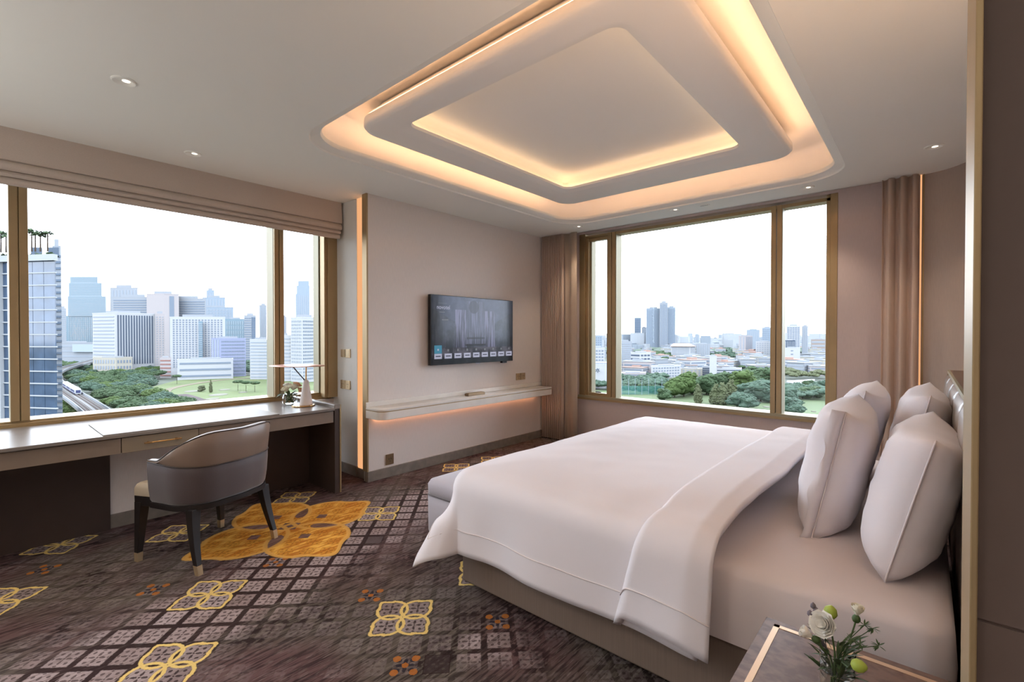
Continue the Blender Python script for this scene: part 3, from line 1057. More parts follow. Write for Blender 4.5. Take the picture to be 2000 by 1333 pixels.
for (u, v, y) in ((1705, 1228, 1.27), (1716, 1262, 1.25), (1688, 1222, 1.27), (1680, 1258, 1.25), (1664, 1250, 1.24)):
    p = at_px(u, v, y) - off
    q.tube([(0, 0, .1), (p.x * .5, p.y * .5, (p.z + .1) / 2 + .01), p], .0009, 5)
    for k in range(14):
        dd = Vector((rnd.uniform(-1, 1), rnd.uniform(-1, 1), rnd.uniform(-.8, .8))).normalized() * .014
        leaf(q, p, p + dd, .0016)
q.build('leaves', M_leaf, fb, smooth=180)

# desk vase
dvp = (-4.46, 1.965)
v2 = empty('flower_vase', (*dvp, .7605), 'round clear glass vase on the desk beside the lamp', 'vase')
MB().lathe([(.0, 0), (.045, 0), (.062, .012), (.068, .04), (.062, .075), (.052, .098), (.050, .098), (.059, .075), (.064, .04), (.058, .014), (.0, .006)], n=36).build('glass_body', M_vase, v2, smooth=60)
f2 = empty('flower_bouquet', (*dvp, .7605), 'low posy of cream and peach roses in the desk vase', 'flowers')
for (dx, dy, dz, r, m) in ((.03, -.045, .135, .044, M_petal), (.05, .01, .150, .048, M_petal), (.01, .055, .165, .046, M_petal_p), (.04, .075, .120, .038, M_petal_p), (-.03, -.01, .165, .040, M_petal_w)):
    petal_bloom(f2, Vector((dx, dy, dz)), r, (dx * 3, dy * 6, .6), m, 4, .9)
q = MB()
for k in range(26):
    a = rnd.uniform(0, 2 * PI)
    leaf(q, (math.cos(a) * .03, math.sin(a) * .03, rnd.uniform(.08, .11)), (math.cos(a) * rnd.uniform(.06, .10), math.sin(a) * rnd.uniform(.06, .10), rnd.uniform(.07, .14)), .012, .01)
leaf(q, (.02, -.05, .10), (.03, -.13, .105), .02, .01)
leaf(q, (.0, -.05, .10), (-.01, -.12, .085), .018, .01)
q.build('leaves', M_leaf, f2, smooth=180)
q = MB()
for k in range(16):
    a = rnd.uniform(0, 2 * PI)
    q.tube([(math.cos(a) * .02, math.sin(a) * .02, .10), (math.cos(a + 1) * .04, math.sin(a + 1) * .04, .055), (math.cos(a + 2.5) * .035, math.sin(a + 2.5) * .035, .02)], .003, 6)
q.tube([(0, .04, .13), (0, .075, .175), (0, .10, .17), (0, .105, .13), (0, .08, .10)], .0018, 6)
q.build('stems', M_green, f2, smooth=60)

# ------------------------------------------------------------------ desk chair
ch = empty('desk_chair', (-3.54, 1.035, 0), 'tub chair with tan leather back, plum sides and black tapered legs', 'chair')
ch.rotation_euler = (0, 0, R(21))     # its front looks to -x
# local: front = -x, width along y
HW, HD = .312, .272


def shell_path(n=44):
    """plan curve from one arm front round the back to the other arm front, with outward normal"""
    pts = []
    xf, rb_ = -.098, .20
    xb = HD
    seq = []
    for i in range(9): seq.append((xf + (xb - rb_ - xf) * i / 8, -HW))
    for i in range(1, 11):
        t = R(-90 + 90 * i / 10)
        seq.append((xb - rb_ + rb_ * math.cos(t), -HW + rb_ + rb_ * math.sin(t)))
    for i in range(1, 7): seq.append((xb + .012 * math.sin(PI * i / 7), -HW + rb_ + (2 * HW - 2 * rb_) * i / 7))
    for i in range(0, 11):
        t = R(0 + 90 * i / 10)
        seq.append((xb - rb_ + rb_ * math.cos(t), HW - rb_ + rb_ * math.sin(t)))
    for i in range(1, 9): seq.append((xb - rb_ - (xb - rb_ - xf) * i / 8, HW))
    P_ = [Vector((a, b_, 0)) for a, b_ in seq]
    out = []
    for i, p in enumerate(P_):
        d = (P_[min(i + 1, len(P_) - 1)] - P_[max(i - 1, 0)]).normalized()
        out.append((p, Vector((d.y, -d.x, 0))))
    return out


SP = shell_path()
lenp = [0]
for i in range(1, len(SP)): lenp.append(lenp[-1] + (SP[i][0] - SP[i - 1][0]).length)
TL = lenp[-1]


def ztop(t):
    """height of the back from arm (t=0) over the back (t=.5)"""
    a = min(t, 1 - t) * 2
    k = min(1, max(0, (a - .13) / .60))
    k = (k * k * (3 - 2 * k)) ** .72
    return .655 + .165 * k + .006 * math.sin(PI * a)


def zsplit(t):
    a = min(t, 1 - t) * 2
    return .642 - .025 * min(1, a * 1.6)


lo_, up_, pp, pt_ = [], [], [], []
for i, (p, nrm) in enumerate(SP):
    t = lenp[i] / TL
    a = min(t, 1 - t) * 2
    zs, zt = zsplit(t), ztop(t)
    th = .052
    def O(off, z): return p + nrm * off + Vector((0, 0, z))
    b0 = .39
    lo_.append([O(-.055, b0), O(-.018, b0), O(-.006, b0 + .02), O(.004, b0 + .09), O(.010, zs - .05), O(.010, zs - .008), O(.004, zs), O(-.04, zs), O(-.052, zs - .01), O(-.055, b0 + .05)])
    fl_ = .022 * min(1, a * 1.5)
    h = zt - zs
    up_.append([O(-.050, zs), O(.006, zs + .002), O(.011, zs + .012), O(.010 + fl_ * .5, zs + h * .5), O(.008 + fl_, zt - .016), O(.000 + fl_, zt - .004), O(-.018 + fl_, zt), O(-.040 + fl_, zt - .005), O(-.050 + fl_, zt - .02), O(-.054, zs + h * .4)])
    pp.append(O(.012, zs + .001))
    pt_.append(O(.004 + fl_, zt - .004))
o = MB().loft(lo_, True, True, True).build('outer_shell', M_chairlow, ch, smooth=60)
o = MB().loft(up_, True, True, True).build('back_band', M_chairtop, ch, smooth=60)
MB().tube(pp, .0028, 6).build('piping', M_pipe, ch, smooth=60)
MB().tube(pt_, .003, 6).build('piping', M_pipe, ch, smooth=60)
# seat
def seat_loop(z, o_=0., xf=-.292):
    pts = []
    for (cx, cy, a0, r_) in ((HD - .06 - .14, HW - .06 - .14, 0, .14), (xf + .03, HW - .024 - .03, 90, .03), (xf + .03, -HW + .024 + .03, 180, .03), (HD - .06 - .14, -HW + .06 + .14, 270, .14)):
        for i in range(7):
            t = R(a0 + 15 * i)
            pts.append(Vector((cx + (r_ - o_) * math.cos(t), cy + (r_ - o_) * math.sin(t), z)))
    return pts
MB().loft([seat_loop(.405, .01), seat_loop(.41), seat_loop(.455), seat_loop(.475, .012), seat_loop(.485, .028)], True, True, True).build('seat_cushion', M_seat, ch, smooth=60)
MB().loft([seat_loop(.345, .012), seat_loop(.35, .002), seat_loop(.404, .0)], True, True, True).build('seat_rail', M_leg, ch, smooth=50)
MB().loft([[p + nrm * -.02 + Vector((0, 0, z)) for z in (.362,)] + [p + nrm * -.004 + Vector((0, 0, .362)), p + nrm * -.004 + Vector((0, 0, .392)), p + nrm * -.02 + Vector((0, 0, .392))] for p, nrm in SP], True, True, True).build('seat_rail', M_leg, ch, smooth=50)


def leg(x0, y0, x1, y1, w0, w1, curve=0.):
    q, fq = MB(), MB()
    loops = []
    for i in range(8):
        t = i / 7
        z = .37 * (1 - t) + .055 * t
        cx, cy = x0 + (x1 - x0) * t + curve * t * t, y0 + (y1 - y0) * t
        w = w0 + (w1 - w0) * t
        loops.append([Vector((cx + a * w / 2, cy + b_ * w / 2, z)) for a, b_ in ((-1, -1), (1, -1), (1, 1), (-1, 1))])
    q.loft(loops, True, True, True)
    o = q.build('leg', M_leg, ch, bevel=.003)
    cx, cy = x0 + (x1 - x0) + curve, y1
    w = w1
    fq.loft([[Vector((cx + a * ww / 2 + curve * .3 * (1 - z / .055), cy + b_ * ww / 2, z)) for a, b_ in ((-1, -1), (1, -1), (1, 1), (-1, 1))] for z, ww in ((.055, w + .001), (.0, w - .002))], True, True, True)
    fq.build('brass_foot', M_socket, o)


leg(-.245, -.258, -.252, -.278, .058, .032)
leg(-.245, .258, -.252, .278, .058, .032)
leg(.185, -.245, .215, -.272, .058, .032, .040)
leg(.185, .245, .215, .272, .058, .032, .040)

# ------------------------------------------------------------------ bed
YN, YF, XF, XB = 1.80, 3.93, -1.93, .07
bed = empty('bed', (-.9, 2.86, 0), 'king bed with a taupe upholstered base against the headboard wall', 'bed')
P('bed_base', MB().box(XF - .01, YN, .035, XB, YF, .30), M_bedbase, bed, bevel=.012, seg=3)
for a, b_ in ((XF + .12, YN + .12), (XB - .15, YN + .12), (XF + .12, YF - .12), (XB - .15, YF - .12)):
    P('bed_foot', MB().lathe([(.03, 0), (.03, .035)], (a, b_, 0), 16), M_black, bed)
q = MB()
N, K = 40, 30
mt = MB()
XM = XF + .075
def mattress_loop(z, o_): return rrect(XM + o_, YN - .035 + o_, XB - o_, YF + .035 - o_, .09, z, 6)
mt.loft([mattress_loop(.30, .02), mattress_loop(.31, .0), mattress_loop(.45, -.006), mattress_loop(.55, .0), mattress_loop(.572, .012), mattress_loop(.581, .05), mattress_loop(.585, .2), mattress_loop(.585, .6)], True, True, True)
P('mattress', mt, M_linen2, bed, smooth=60)
# headboard
hbx = .10
P('headboard_frame', MB().box(hbx + .05, 1.56, .10, XH - .005, 4.32, 1.155), M_headb, bed, bevel=.004)
P('headboard_ledge', MB().box(hbx + .02, 1.55, 1.155, XH - .005, 4.33, 1.168), M_headtop, bed, bevel=.002)
P('headboard_edge_trim', MB().box(hbx + .010, 1.55, 1.150, hbx + .022, 4.33, 1.170).box(hbx + .010, 4.318, .30, hbx + .03, 4.33, 1.16), M_gold_l, bed)
yy = 1.57
while yy < 4.30:
    y2 = min(yy + .475, 4.315)
    loops = []
    for (o_, xx) in ((.0, hbx + .05), (.0, hbx + .03), (.012, hbx + .010), (.04, hbx - .004), (.10, hbx - .010)):
        loops.append([Vector((xx, p.x, p.y)) for p in rrect(yy + o_, .30 + o_, y2 - o_, 1.148 - o_, .03, 0, 4)])
    P('headboard_cushion', MB().loft(loops, True, True, True), M_headb, bed, smooth=60)
    yy = y2 + .002


def nse(x, y, s, seed=0.): return noise.noise(Vector((x * s, y * s, seed)))


def drape(px, py, lift=0., ztop_=.695, R0=.10):
    ex = max(0., XF - px)
    ey = max(0., YN - py)
    ef = max(0., py - YF)
    bx, by = max(px, XF), min(max(py, YN), YF)
    e = math.sqrt(ex * ex + ey * ey + ef * ef)
    crown = .020 * (1 - ((by - 2.86) / 1.08) ** 4) * min(1, (bx - XF) / .4 + .3)
    z = ztop_ + crown + .008 * nse(px, py, 2.2) + .003 * nse(px, py, 7)
    # soften towards edges
    de = min(bx - XF, by - YN, YF - by)
    if de < .25: z -= .022 * (1 - de / .25) ** 2
    Rr = R0 + lift
    if e <= 1e-9: return Vector((bx, by, z + lift))
    dx, dy = -ex / e, (-ey + ef) / e
    q = Rr * PI / 2
    corner = 2 * ex * (ey + ef) / (e * e)
    if e < q:
        out, dn = Rr * math.sin(e / Rr), Rr * (1 - math.cos(e / Rr))
    else:
        s = e - q
        fl = .02 + .46 * corner ** 1.5 * min(1, s / .2)
        out, dn = Rr + fl * s, Rr + math.sqrt(max(.05, 1 - min(.9, fl) ** 2)) * s
        wv = .010 * math.sin(px * 9 + 1.) * min(1, s / .25) + .014 * nse(px * 1.4, 0, 3, 5.) * min(1, s / .2)
        if ey > 0 and corner < .75: out += max(-.012, wv)
    return Vector((bx + dx * out, by + dy * out, z + lift - dn))


XF = -1.845
dv = empty('duvet', (-1.2, 2.86, .6), 'white duvet spread over the bed with its head end folded back', 'duvet')
def cloth(xa, xb, ya, yb, nx, ny, lift, skew=None, thick=.0):
    loops = []
    for i in range(nx + 1):
        l = []
        for j in range(ny + 1):
            py = ya + (yb - ya) * j / ny
            x0, x1 = (xa, xb)
            if skew: x0, x1 = skew(py)
            px = x0 + (x1 - x0) * i / nx
            l.append(drape(px, py, lift(i / nx, j / ny) if callable(lift) else lift))
        loops.append(l)
    return MB().loft(loops, closed=False)


HEM = .475
def foot_skew(py): return (XF - .40, -.52 - .06 * max(0, (2.6 - py)))
o = cloth(0, 0, YN - HEM, YF + .35, 90, 110, 0., foot_skew).build('duvet_body', M_white, dv, smooth=180)
o.location = -dv.location
md = o.modifiers.new('thickness', 'SOLIDIFY'); md.thickness = .012; md.offset = 1
# hem flange line
def hemline(off, x0, x1, lift, n=120, sk=None):
    pts = []
    for i in range(n + 1):
        pts.append(drape(x0 + (x1 - x0) * i / n, YN - HEM + off, lift))
    return pts
o = MB().tube(hemline(.105, XF - .29, -.86, .014), .0028, 5).build('hem_seam', M_linen2, dv, smooth=180)
o.location = -dv.location
o = MB().tube([drape(XF - .29, YN - HEM + .105 + .3 * i / 20 * 1, .014) for i in range(21)], .0028, 5).build('hem_seam', M_linen2, dv, smooth=180)
o.location = -dv.location
def fold_skew(py):
    e = max(0, YN - py)
    return (-.80 - .26 * e + .03 * (py - 2.8) / 1. * 0, -.50 - .05 * max(0, 2.6 - py) + .03 * e)
def fl_lift(i, j):
    return .020 + .034 * math.sin(min(1, i * 7) * PI / 2) - .016 * max(0, (i - .75) / .25)
o = cloth(0, 0, YN - HEM - .035, YF + .35, 24, 110, fl_lift, fold_skew).build('folded_band', M_white, dv, smooth=180)
o.location = -dv.location
md = o.modifiers.new('thickness', 'SOLIDIFY'); md.thickness = .03; md.offset = -1
pts = []
for i in range(40):
    t = i / 39
    py = YN - HEM + .085
    a_, b__ = fold_skew(py)
    pts.append(drape(a_ + (b__ - a_) * t, py, fl_lift(t, 0) + .003))
o = MB().tube(pts, .0028, 5).build('hem_seam', M_linen2, dv, smooth=180)
o.location = -dv.location


# pillows
def pillow(loc, label, w=.76, h=.54, th=.24, lean=14, yaw=0, flange=None, seed=1):
    root = empty('pillow', loc, label, 'pillow', 'white standing pillows on the bed')
    root.rotation_euler = (0, R(lean), R(yaw))
    n = 28
    def S(u, v, s):
        # outline pulled in between the corners
        yy_ = u * w / 2 * (1 - .06 * (1 - v * v) * abs(u) ** 3) 
        zz = v * h / 2 * (1 - .10 * (1 - u * u) * abs(v) ** 3)
        f = max(0, 1 - abs(u) ** 3.4) ** .5 * max(0, 1 - abs(v) ** 4.5) ** .36
        wr = .008 * noise.noise(Vector((u * 2.4, v * 2.4, seed + s))) + .004 * noise.noise(Vector((u * 7, v * 5, seed * 2 + s)))
        edge = min(1, (1 - max(abs(u), abs(v))) * 6)
        x_ = s * (th / 2 * f) + wr * edge
        # slump
        x_ += .012 * math.sin(3 * u + seed) * (1 - v) * .5
        return Vector((x_, yy_, zz + .012 * nse(u * 2, v * 2, 1.3, seed) * edge))
    q = MB()
    for s in (-1, 1):
        q.loft([[S(-1 + 2 * i / n, -1 + 2 * j / n, s) for j in range(n + 1)] for i in range(n + 1)], closed=False)
    q.build('pillow_body', M_white, root, smooth=180, weld=True)
    seam = [S(-1, -1 + 2 * j / n, 1) for j in range(n + 1)]
    MB().tube([p + Vector((0, -.002, 0)) for p in seam], .003, 6).build('seam', M_linen2, root, smooth=180)
    if flange:
        lp_ = []
        for j in range(n + 1):
            v = -1 + 2 * j / n
            p = S(-1, v, 1)
            wv = .010 * math.sin(j * .45) + .004 * math.sin(j * 1.0 + 1)
            lp_.append([p, p + Vector((-.020 + wv * .4, -.016, 0)), p + Vector((-.042 + wv, -.022 + .006 * math.sin(j * .6), .0))])
        o = MB().loft(lp_, closed=False).build('flange', M_white, root, smooth=180)
        md = o.modifiers.new('thickness', 'SOLIDIFY'); md.thickness = .003
    return root


zb = .578
pillow((-.030, 2.355, .830), 'white pillow against the headboard, at the near side beside the bedside table', .76, .50, .24, 13, 0, None, 1)
pillow((-.035, 3.20, .860), 'white pillow against the headboard, at the window side, only its pointed top showing', .80, .56, .22, 11, 0, None, 2)
pillow((-.300, 2.60, .840), 'white pillow in front with a loose flange down its side, nearest the duvet', .74, .54, .24, 12, 2, True, 3)
pillow((-.285, 3.38, .855), 'white pillow in front at the window side, mostly hidden by the flanged pillow', .74, .54, .22, 12, 0, None, 4)

# bench
bn = empty('bed_bench', (-2.27, 2.85, 0), 'grey upholstered bench at the foot of the bed', 'bench')
def bl_(z, o_): return rrect(-2.50 + o_, 1.98 + o_, -2.055 - o_, 3.78 - o_, .06, z, 6)
P('bench_cushion', MB().loft([bl_(.352, .012), bl_(.358, .002), bl_(.42, .0), bl_(.445, .012), bl_(.456, .04), bl_(.46, .1)], True, True, True), M_bench, bn, smooth=60)
P('bench_body', MB().loft([bl_(.075, .03), bl_(.08, .012), bl_(.12, .002), bl_(.345, .0), bl_(.352, .01)], True, True, True), M_bench, bn, smooth=60)
P('bench_seam', MB().loft([bl_(.349, .004), bl_(.352, -.003), bl_(.355, .004)], True), M_chairlow, bn, smooth=60)
for a, b_ in ((-2.44, 2.05), (-2.12, 2.05), (-2.44, 3.7), (-2.12, 3.7)):
    P('leg', MB().lathe([(.014, 0), (.02, .078)], (a, b_, 0), 12), M_leg, bn)


# ------------------------------------------------------------------ the city outside
GZ = -45.0


def ray_xy(u): return Vector((FW.x, FW.y, 0)) + RT * ((u - 1000) / F)


def pt(u, dep, z): 
    p = ray_xy(u) * dep
    return Vector((p.x, p.y, z))


def gdep(v, z=GZ): return (H - z) * F / max(3, (v - 656))


def gp(u, v, z=GZ, dz=0.): return pt(u, gdep(v, z), z + dz)


def zat(v, dep): return H + (656 - v) / F * dep


def cm(name, rgb, k=.46, **kw):
    """outdoor colour, far ones with haze put in: reflectance that an overcast sky of this strength shows as rgb"""
    l = [min(.8, v / (k * SKY)) for v in lin(rgb)]
    s = [((v * 12.92) if v <= .0031308 else 1.055 * v ** (1 / 2.4) - .055) * 255 for v in l]
    kw.setdefault('rough', .8)
    kw.setdefault('spec', .1)
    return mat(name, s, **kw)


C_ground = cm('city_ground', (176, 186, 170), .95, noise_amt=.25, noise_scale=.02)
C_grass = cm('fairway_grass', (196, 216, 150), .95, noise_amt=.12, noise_scale=.03)
C_grass_r = cm('range_grass', (190, 214, 160), .95, noise_amt=.10, noise_scale=.03)
C_path = cm('sandy_path', (232, 216, 186), .95)
C_sand = cm('bunker_sand', (238, 236, 214), .95)
C_earth = cm('bare_earth', (168, 150, 150), .95, noise_amt=.2, noise_scale=.1)
C_tree = cm('canopy_green', (120, 150, 108), .75, noise_amt=.35, noise_scale=.45)
C_tree2 = cm('canopy_bright_green', (132, 162, 96), .75, noise_amt=.35, noise_scale=.45)
C_tree3 = cm('canopy_blue_green', (126, 158, 134), .75, noise_amt=.3, noise_scale=.45)
C_tree4 = cm('canopy_olive_green', (150, 160, 118), .75, noise_amt=.3, noise_scale=.45)
C_trunk = cm('tree_bark', (110, 96, 84), .5)
C_white = cm('render_white', (240, 242, 246))
C_cream = cm('render_cream', (236, 230, 214))
C_grey = cm('render_grey', (206, 212, 220))
C_pink = cm('render_pinkish', (230, 222, 222))
C_lilac = cm('render_lilac', (196, 204, 236))
C_concrete = cm('concrete', (190, 190, 188), .6)
C_win = cm('window_blue_grey', (168, 182, 200))
C_win_d = cm('window_dark', (112, 126, 146))
C_win_l = cm('window_pale', (206, 216, 228))
C_glass = cm('curtain_wall_teal', (150, 176, 192), rough=.25, spec=.5)
C_glass_t = cm('curtain_wall_green', (130, 166, 186), rough=.25, spec=.5)
C_glass_n = cm('curtain_wall_near', (86, 110, 140), rough=.08, spec=.6, noise_amt=.25, noise_scale=.25)
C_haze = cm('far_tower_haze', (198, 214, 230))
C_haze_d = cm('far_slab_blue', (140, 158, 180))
C_roof_o = cm('orange_roof', (226, 190, 176))
C_red = cm('red_roof', (200, 150, 140))
C_rail = cm('rail_dark', (132, 108, 100), .9)
C_net = D.materials.new('range_net')
C_net.use_nodes = True
_n = C_net.node_tree
_b = _n.nodes['Principled BSDF']
_b.inputs['Base Color'].default_value = (.03, .14, .12, 1)
_b.inputs['Alpha'].default_value = .35

struct('ground', MB().add([(-6000, -3000, GZ), (4000, -3000, GZ), (4000, 9000, GZ), (-6000, 9000, GZ)], [(0, 1, 2, 3)]), C_ground)


def patch(name, pxs, m, dz, label=None, cat=None, z=GZ):
    q = MB()
    q.add([gp(u, v, z, dz) for u, v in pxs] + [gp(u, v, z, dz - .5) for u, v in pxs], [tuple(range(len(pxs)))] + [(i, (i + 1) % len(pxs), (i + 1) % len(pxs) + len(pxs), i + len(pxs)) for i in range(len(pxs))])
    o = q.build(name, m)
    o['kind'] = 'structure'
    return o


def ribbon(pts, w, z, th=.3):
    """flat band along ground points (Vectors)"""
    L, Rr = [], []
    for i, p in enumerate(pts):
        d = (pts[min(i + 1, len(pts) - 1)] - pts[max(i - 1, 0)])
        d.z = 0
        d.normalize()
        nn = Vector((d.y, -d.x, 0)) * w / 2
        L.append(p - nn)
        Rr.append(p + nn)
    loops = [[Vector((a.x, a.y, z)), Vector((b.x, b.y, z)), Vector((b.x, b.y, z - th)), Vector((a.x, a.y, z - th))] for a, b in zip(L, Rr)]
    return loops


def spline(pts, n=8):
    out = []
    for i in range(len(pts) - 1):
        p0, p1, p2, p3 = pts[max(i - 1, 0)], pts[i], pts[i + 1], pts[min(i + 2, len(pts) - 1)]
        for k in range(n):
            t = k / n
            out.append(.5 * ((2 * p1) + (p2 - p0) * t + (2 * p0 - 5 * p1 + 4 * p2 - p3) * t * t + (3 * p1 - p0 - 3 * p2 + p3) * t ** 3))
    out.append(pts[-1])
    return out


patch('fairway_lawn', [(280, 772), (300, 756), (345, 744), (420, 738), (520, 734), (680, 732), (760, 760), (700, 860), (420, 900), (300, 860), (320, 800)], C_grass, .3)
patch('range_lawn', [(1130, 762), (1215, 764), (1290, 768), (1420, 764), (1660, 768), (1700, 850), (1500, 900), (1100, 860)], C_grass_r, .3)
for nm, pxs, w, m, dz in (('sand_path', [(425, 812), (400, 800), (360, 783), (336, 776), (323, 768), (336, 760), (380, 751), (440, 743), (520, 738)], 6.5, C_path, .6),
                          ('earth_bank', [(440, 812), (420, 800), (395, 787), (368, 777), (350, 772)], 9, C_earth, .5)):
    o = MB().loft(ribbon(spline([gp(u, v) for u, v in pxs]), w, GZ + dz), True, True, True).build(nm, m)
    o['kind'] = 'structure'
bk = None
for i, (u, v, w) in enumerate(((376, 766, 26), (438, 763, 18), (414, 781, 22), (426, 773, 30), (474, 768, 14), (1498, 797, 12), (1556, 770, 8), (1590, 806, 8))):
    dep = gdep(v)
    c_ = pt(u, dep, GZ + .5)
    rx = w / 2 / F * dep
    q = MB().loft([[Vector((c_.x + RT.x * math.cos(t) * rx * s + FW.x * math.sin(t) * rx * s * 1.3, c_.y + RT.y * math.cos(t) * rx * s + FW.y * math.sin(t) * rx * s * 1.3, GZ + z)) for t in [2 * PI * k / 20 for k in range(20)]] for s, z in ((1, .3), (.96, .75), (.8, .6))], True, True, True)
    o = q.build('sand_bunker', C_sand)
    tag(o, ('sand bunker on the fairway beside the small bush-like tree', 'sand bunker on the fairway behind the thin lone tree', 'sand bunker on the fairway nearest the desk window rail', 'widest sand bunker, in the middle of the fairway', 'sand bunker on the fairway below the pair of flat-topped trees',
            'sand bunker beside the wide mullion beyond the far window', 'sand bunker beyond the slim pane near the white shed', 'sand bunker low in the slim pane near the jamb')[i], 'bunker', 'sand bunkers on the fairway' if u < 700 else 'sand bunkers beyond the far window')


def facade(q, p0, p1, z0, z1, style, nx, nz, th=.25, fx=.6, fz=.5, m0=.04):
    d = (p1 - p0)
    d.z = 0
    L = d.length
    d.normalize()
    nrm = Vector((d.y, -d.x, 0))
    if nrm.dot(-Vector((p0.x, p0.y, 0))) < 0: nrm = -nrm
    def quadbox(a0, a1, b0, b1):
        A = [p0 + d * a + nrm * o_ for o_ in (-.1, th) for a in (a0, a1)]
        v = [(A[i].x, A[i].y, z) for z in (b0, b1) for i in range(4)]
        q.add(v, [(2, 3, 7, 6), (0, 2, 6, 4), (3, 1, 5, 7), (0, 1, 3, 2), (6, 7, 5, 4)])
    a_m = L * m0
    dx, dz = (L - 2 * a_m) / nx, (z1 - z0) / nz
    if style == 'bands':
        for k in range(nz): quadbox(a_m, L - a_m, z0 + dz * (k + .5 - fz / 2), z0 + dz * (k + .5 + fz / 2))
    elif style == 'vert':
        for k in range(nx): quadbox(a_m + dx * (k + .5 - fx / 2), a_m + dx * (k + .5 + fx / 2), z0, z1)
    else:
        for i in range(nx):
            for k in range(nz):
                quadbox(a_m + dx * (i + .5 - fx / 2), a_m + dx * (i + .5 + fx / 2), z0 + dz * (k + .5 - fz / 2), z0 + dz * (k + .5 + fz / 2))


def prism(name, poly, z0, z1, m, par):
    q = MB()
    q.loft([[Vector((p.x, p.y, z)) for p in poly] for z in (z0, z1)], True, True, True)
    return q.build(name, m, par)


def building(label, us, vt, dep, body, fac, back=18, vb=None, cat='building', roof=True, slant=None):
    """us: the edges of its visible faces in the frame; fac: one (style, nx, nz, material, fx, fz) for each face"""
    deps = slant or [dep] * len(us)
    front = [pt(u, d_, 0) for u, d_ in zip(us, deps)]
    c_ = (front[0] + front[-1]) / 2
    rd = c_.normalized()
    poly = front + [front[-1] + rd * back, front[0] + rd * back]
    z1 = zat(vt, dep)
    z0 = GZ if vb is None else zat(vb, dep)
    root = empty('building', (c_.x, c_.y, z0), label, cat)
    sh_ = -root.location
    def fin(o):
        o.location = sh_
        return o
    fin(prism('walls', poly, z0, z1, body, root))
    for i, f in enumerate(fac):
        if not f: continue
        st, nx, nz_, m = f[:4]
        fx, fz = (f[4], f[5]) if len(f) > 5 else (.6, .5)
        q = MB()
        zz0 = z0 + (z1 - z0) * (f[6] if len(f) > 6 else .03)
        facade(q, front[i], front[i + 1], zz0, z1 - (z1 - z0) * .03, st, nx, nz_, .3, fx, fz)
        o = fin(q.build('windows', m, root))
        o['kind'] = 'stuff'
    if roof:
        cc = sum((p for p in poly), Vector()) / len(poly)
        small = [cc + (p - cc) * .55 for p in poly]
        fin(prism('roof_plant', small, z1, z1 + (z1 - z0) * .035 + 1, C_grey, root))
        q = MB()
        rim = [cc + (p - cc) * 1.01 for p in poly]
        inn = [cc + (p - cc) * .97 for p in poly]
        q.loft([[Vector((p.x, p.y, z)) for p in l] for l, z in ((rim, z1 - .6), (rim, z1 + .7), (inn, z1 + .7), (inn, z1 - .2))])
        fin(q.build('parapet', body, root))
    return root


# --- beyond the left window
# stepped glass tower
r0 = building('stepped blue-green glass tower rising behind the low mall', (130, 208), 617, 900, C_glass_t, [('grid', 18, 22, C_glass, .85, .7)], 40, roof=False)
for (a, b_, vt_, vb_, m) in ((133, 208, 579, 616, C_glass), (135, 200, 553, 577, C_glass), (138, 192, 541, 551, C_glass)):
    cc = r0.location
    A, B_ = pt(a, 898, 0), pt(b_, 898, 0)
    rd = ((A + B_) / 2).normalized() * 36
    o = prism('tower_tier', [A, B_, B_ + rd, A + rd], zat(vb_ + 2, 898), zat(vt_, 898), m, r0)
    o.location = -cc
    q = MB()
    facade(q, A, B_, zat(vb_, 898), zat(vt_ + 1, 898), 'bands', 1, max(3, int((vb_ - vt_) / 3.2)), .3, 1, .25)
    o = q.build('windows', C_glass_t, r0)
    o.location = -cc
    o['kind'] = 'stuff'
building('slim pale tower between the near office tower and the stepped glass tower', (117, 130), 603, 820, C_grey, [('bands', 1, 26, C_win_l, 1, .4)])
bm0 = building('low pale mall with a bright billboard below the stepped glass tower', (112, 186), 670, 760, C_grey, [('bands', 1, 4, C_win_l, 1, .3)], 40)
bq = prism('billboard', [pt(141, 757, 0), pt(183, 757, 0), pt(183, 756, 0), pt(141, 756, 0)], zat(688, 757), zat(673, 757), cm('billboard_blue', (222, 236, 250)), bm0)
bq.location = -bm0.location
building('white slab block with a dark striped side above the tree canopy', (181, 225, 303), 613, 560, C_white, [('bands', 1, 17, C_win_l, 1, .35), ('vert', 14, 1, C_win_d, .55, 1, .18)], 16, slant=[560, 545, 575])
building('tall white end wall beside the dark striped slab block', (303, 322), 614, 572, C_pink, [('grid', 3, 24, C_win_l, .4, .4)], 20)
building('low cream colonnaded block in front of the white slab', (181, 226, 258), 700, 530, C_cream, [('grid', 8, 3, C_win_l, .5, .6), ('grid', 5, 3, C_win, .5, .5)], 14, slant=[530, 528, 540])
building('hospital block with striped top storeys, left end', (216, 270), 563, 820, C_grey, [('vert', 8, 1, C_win_l, .4, 1, .8)], 22)
building('wide banded hospital wing behind the white slab', (219, 303), 581, 800, C_grey, [('bands', 1, 26, C_win, 1, .45)], 22)
building('pale central hospital tower with a blue glass strip', (287, 322, 350), 575, 780, C_pink, [None, ('vert', 1, 1, C_win, .35, 1)], 22, slant=[780, 775, 785])
building('banded hospital wing right of the pale central tower', (333, 403), 584, 800, C_grey, [('bands', 1, 26, C_win, 1, .5)], 22)
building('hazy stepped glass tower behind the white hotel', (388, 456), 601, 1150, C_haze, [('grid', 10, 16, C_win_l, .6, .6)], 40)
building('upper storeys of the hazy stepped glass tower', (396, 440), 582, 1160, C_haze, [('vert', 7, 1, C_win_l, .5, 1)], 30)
building('narrow crown of the hazy stepped glass tower', (404, 419), 568, 1170, C_haze, [('vert', 3, 1, C_win_l, .5, 1)], 20)
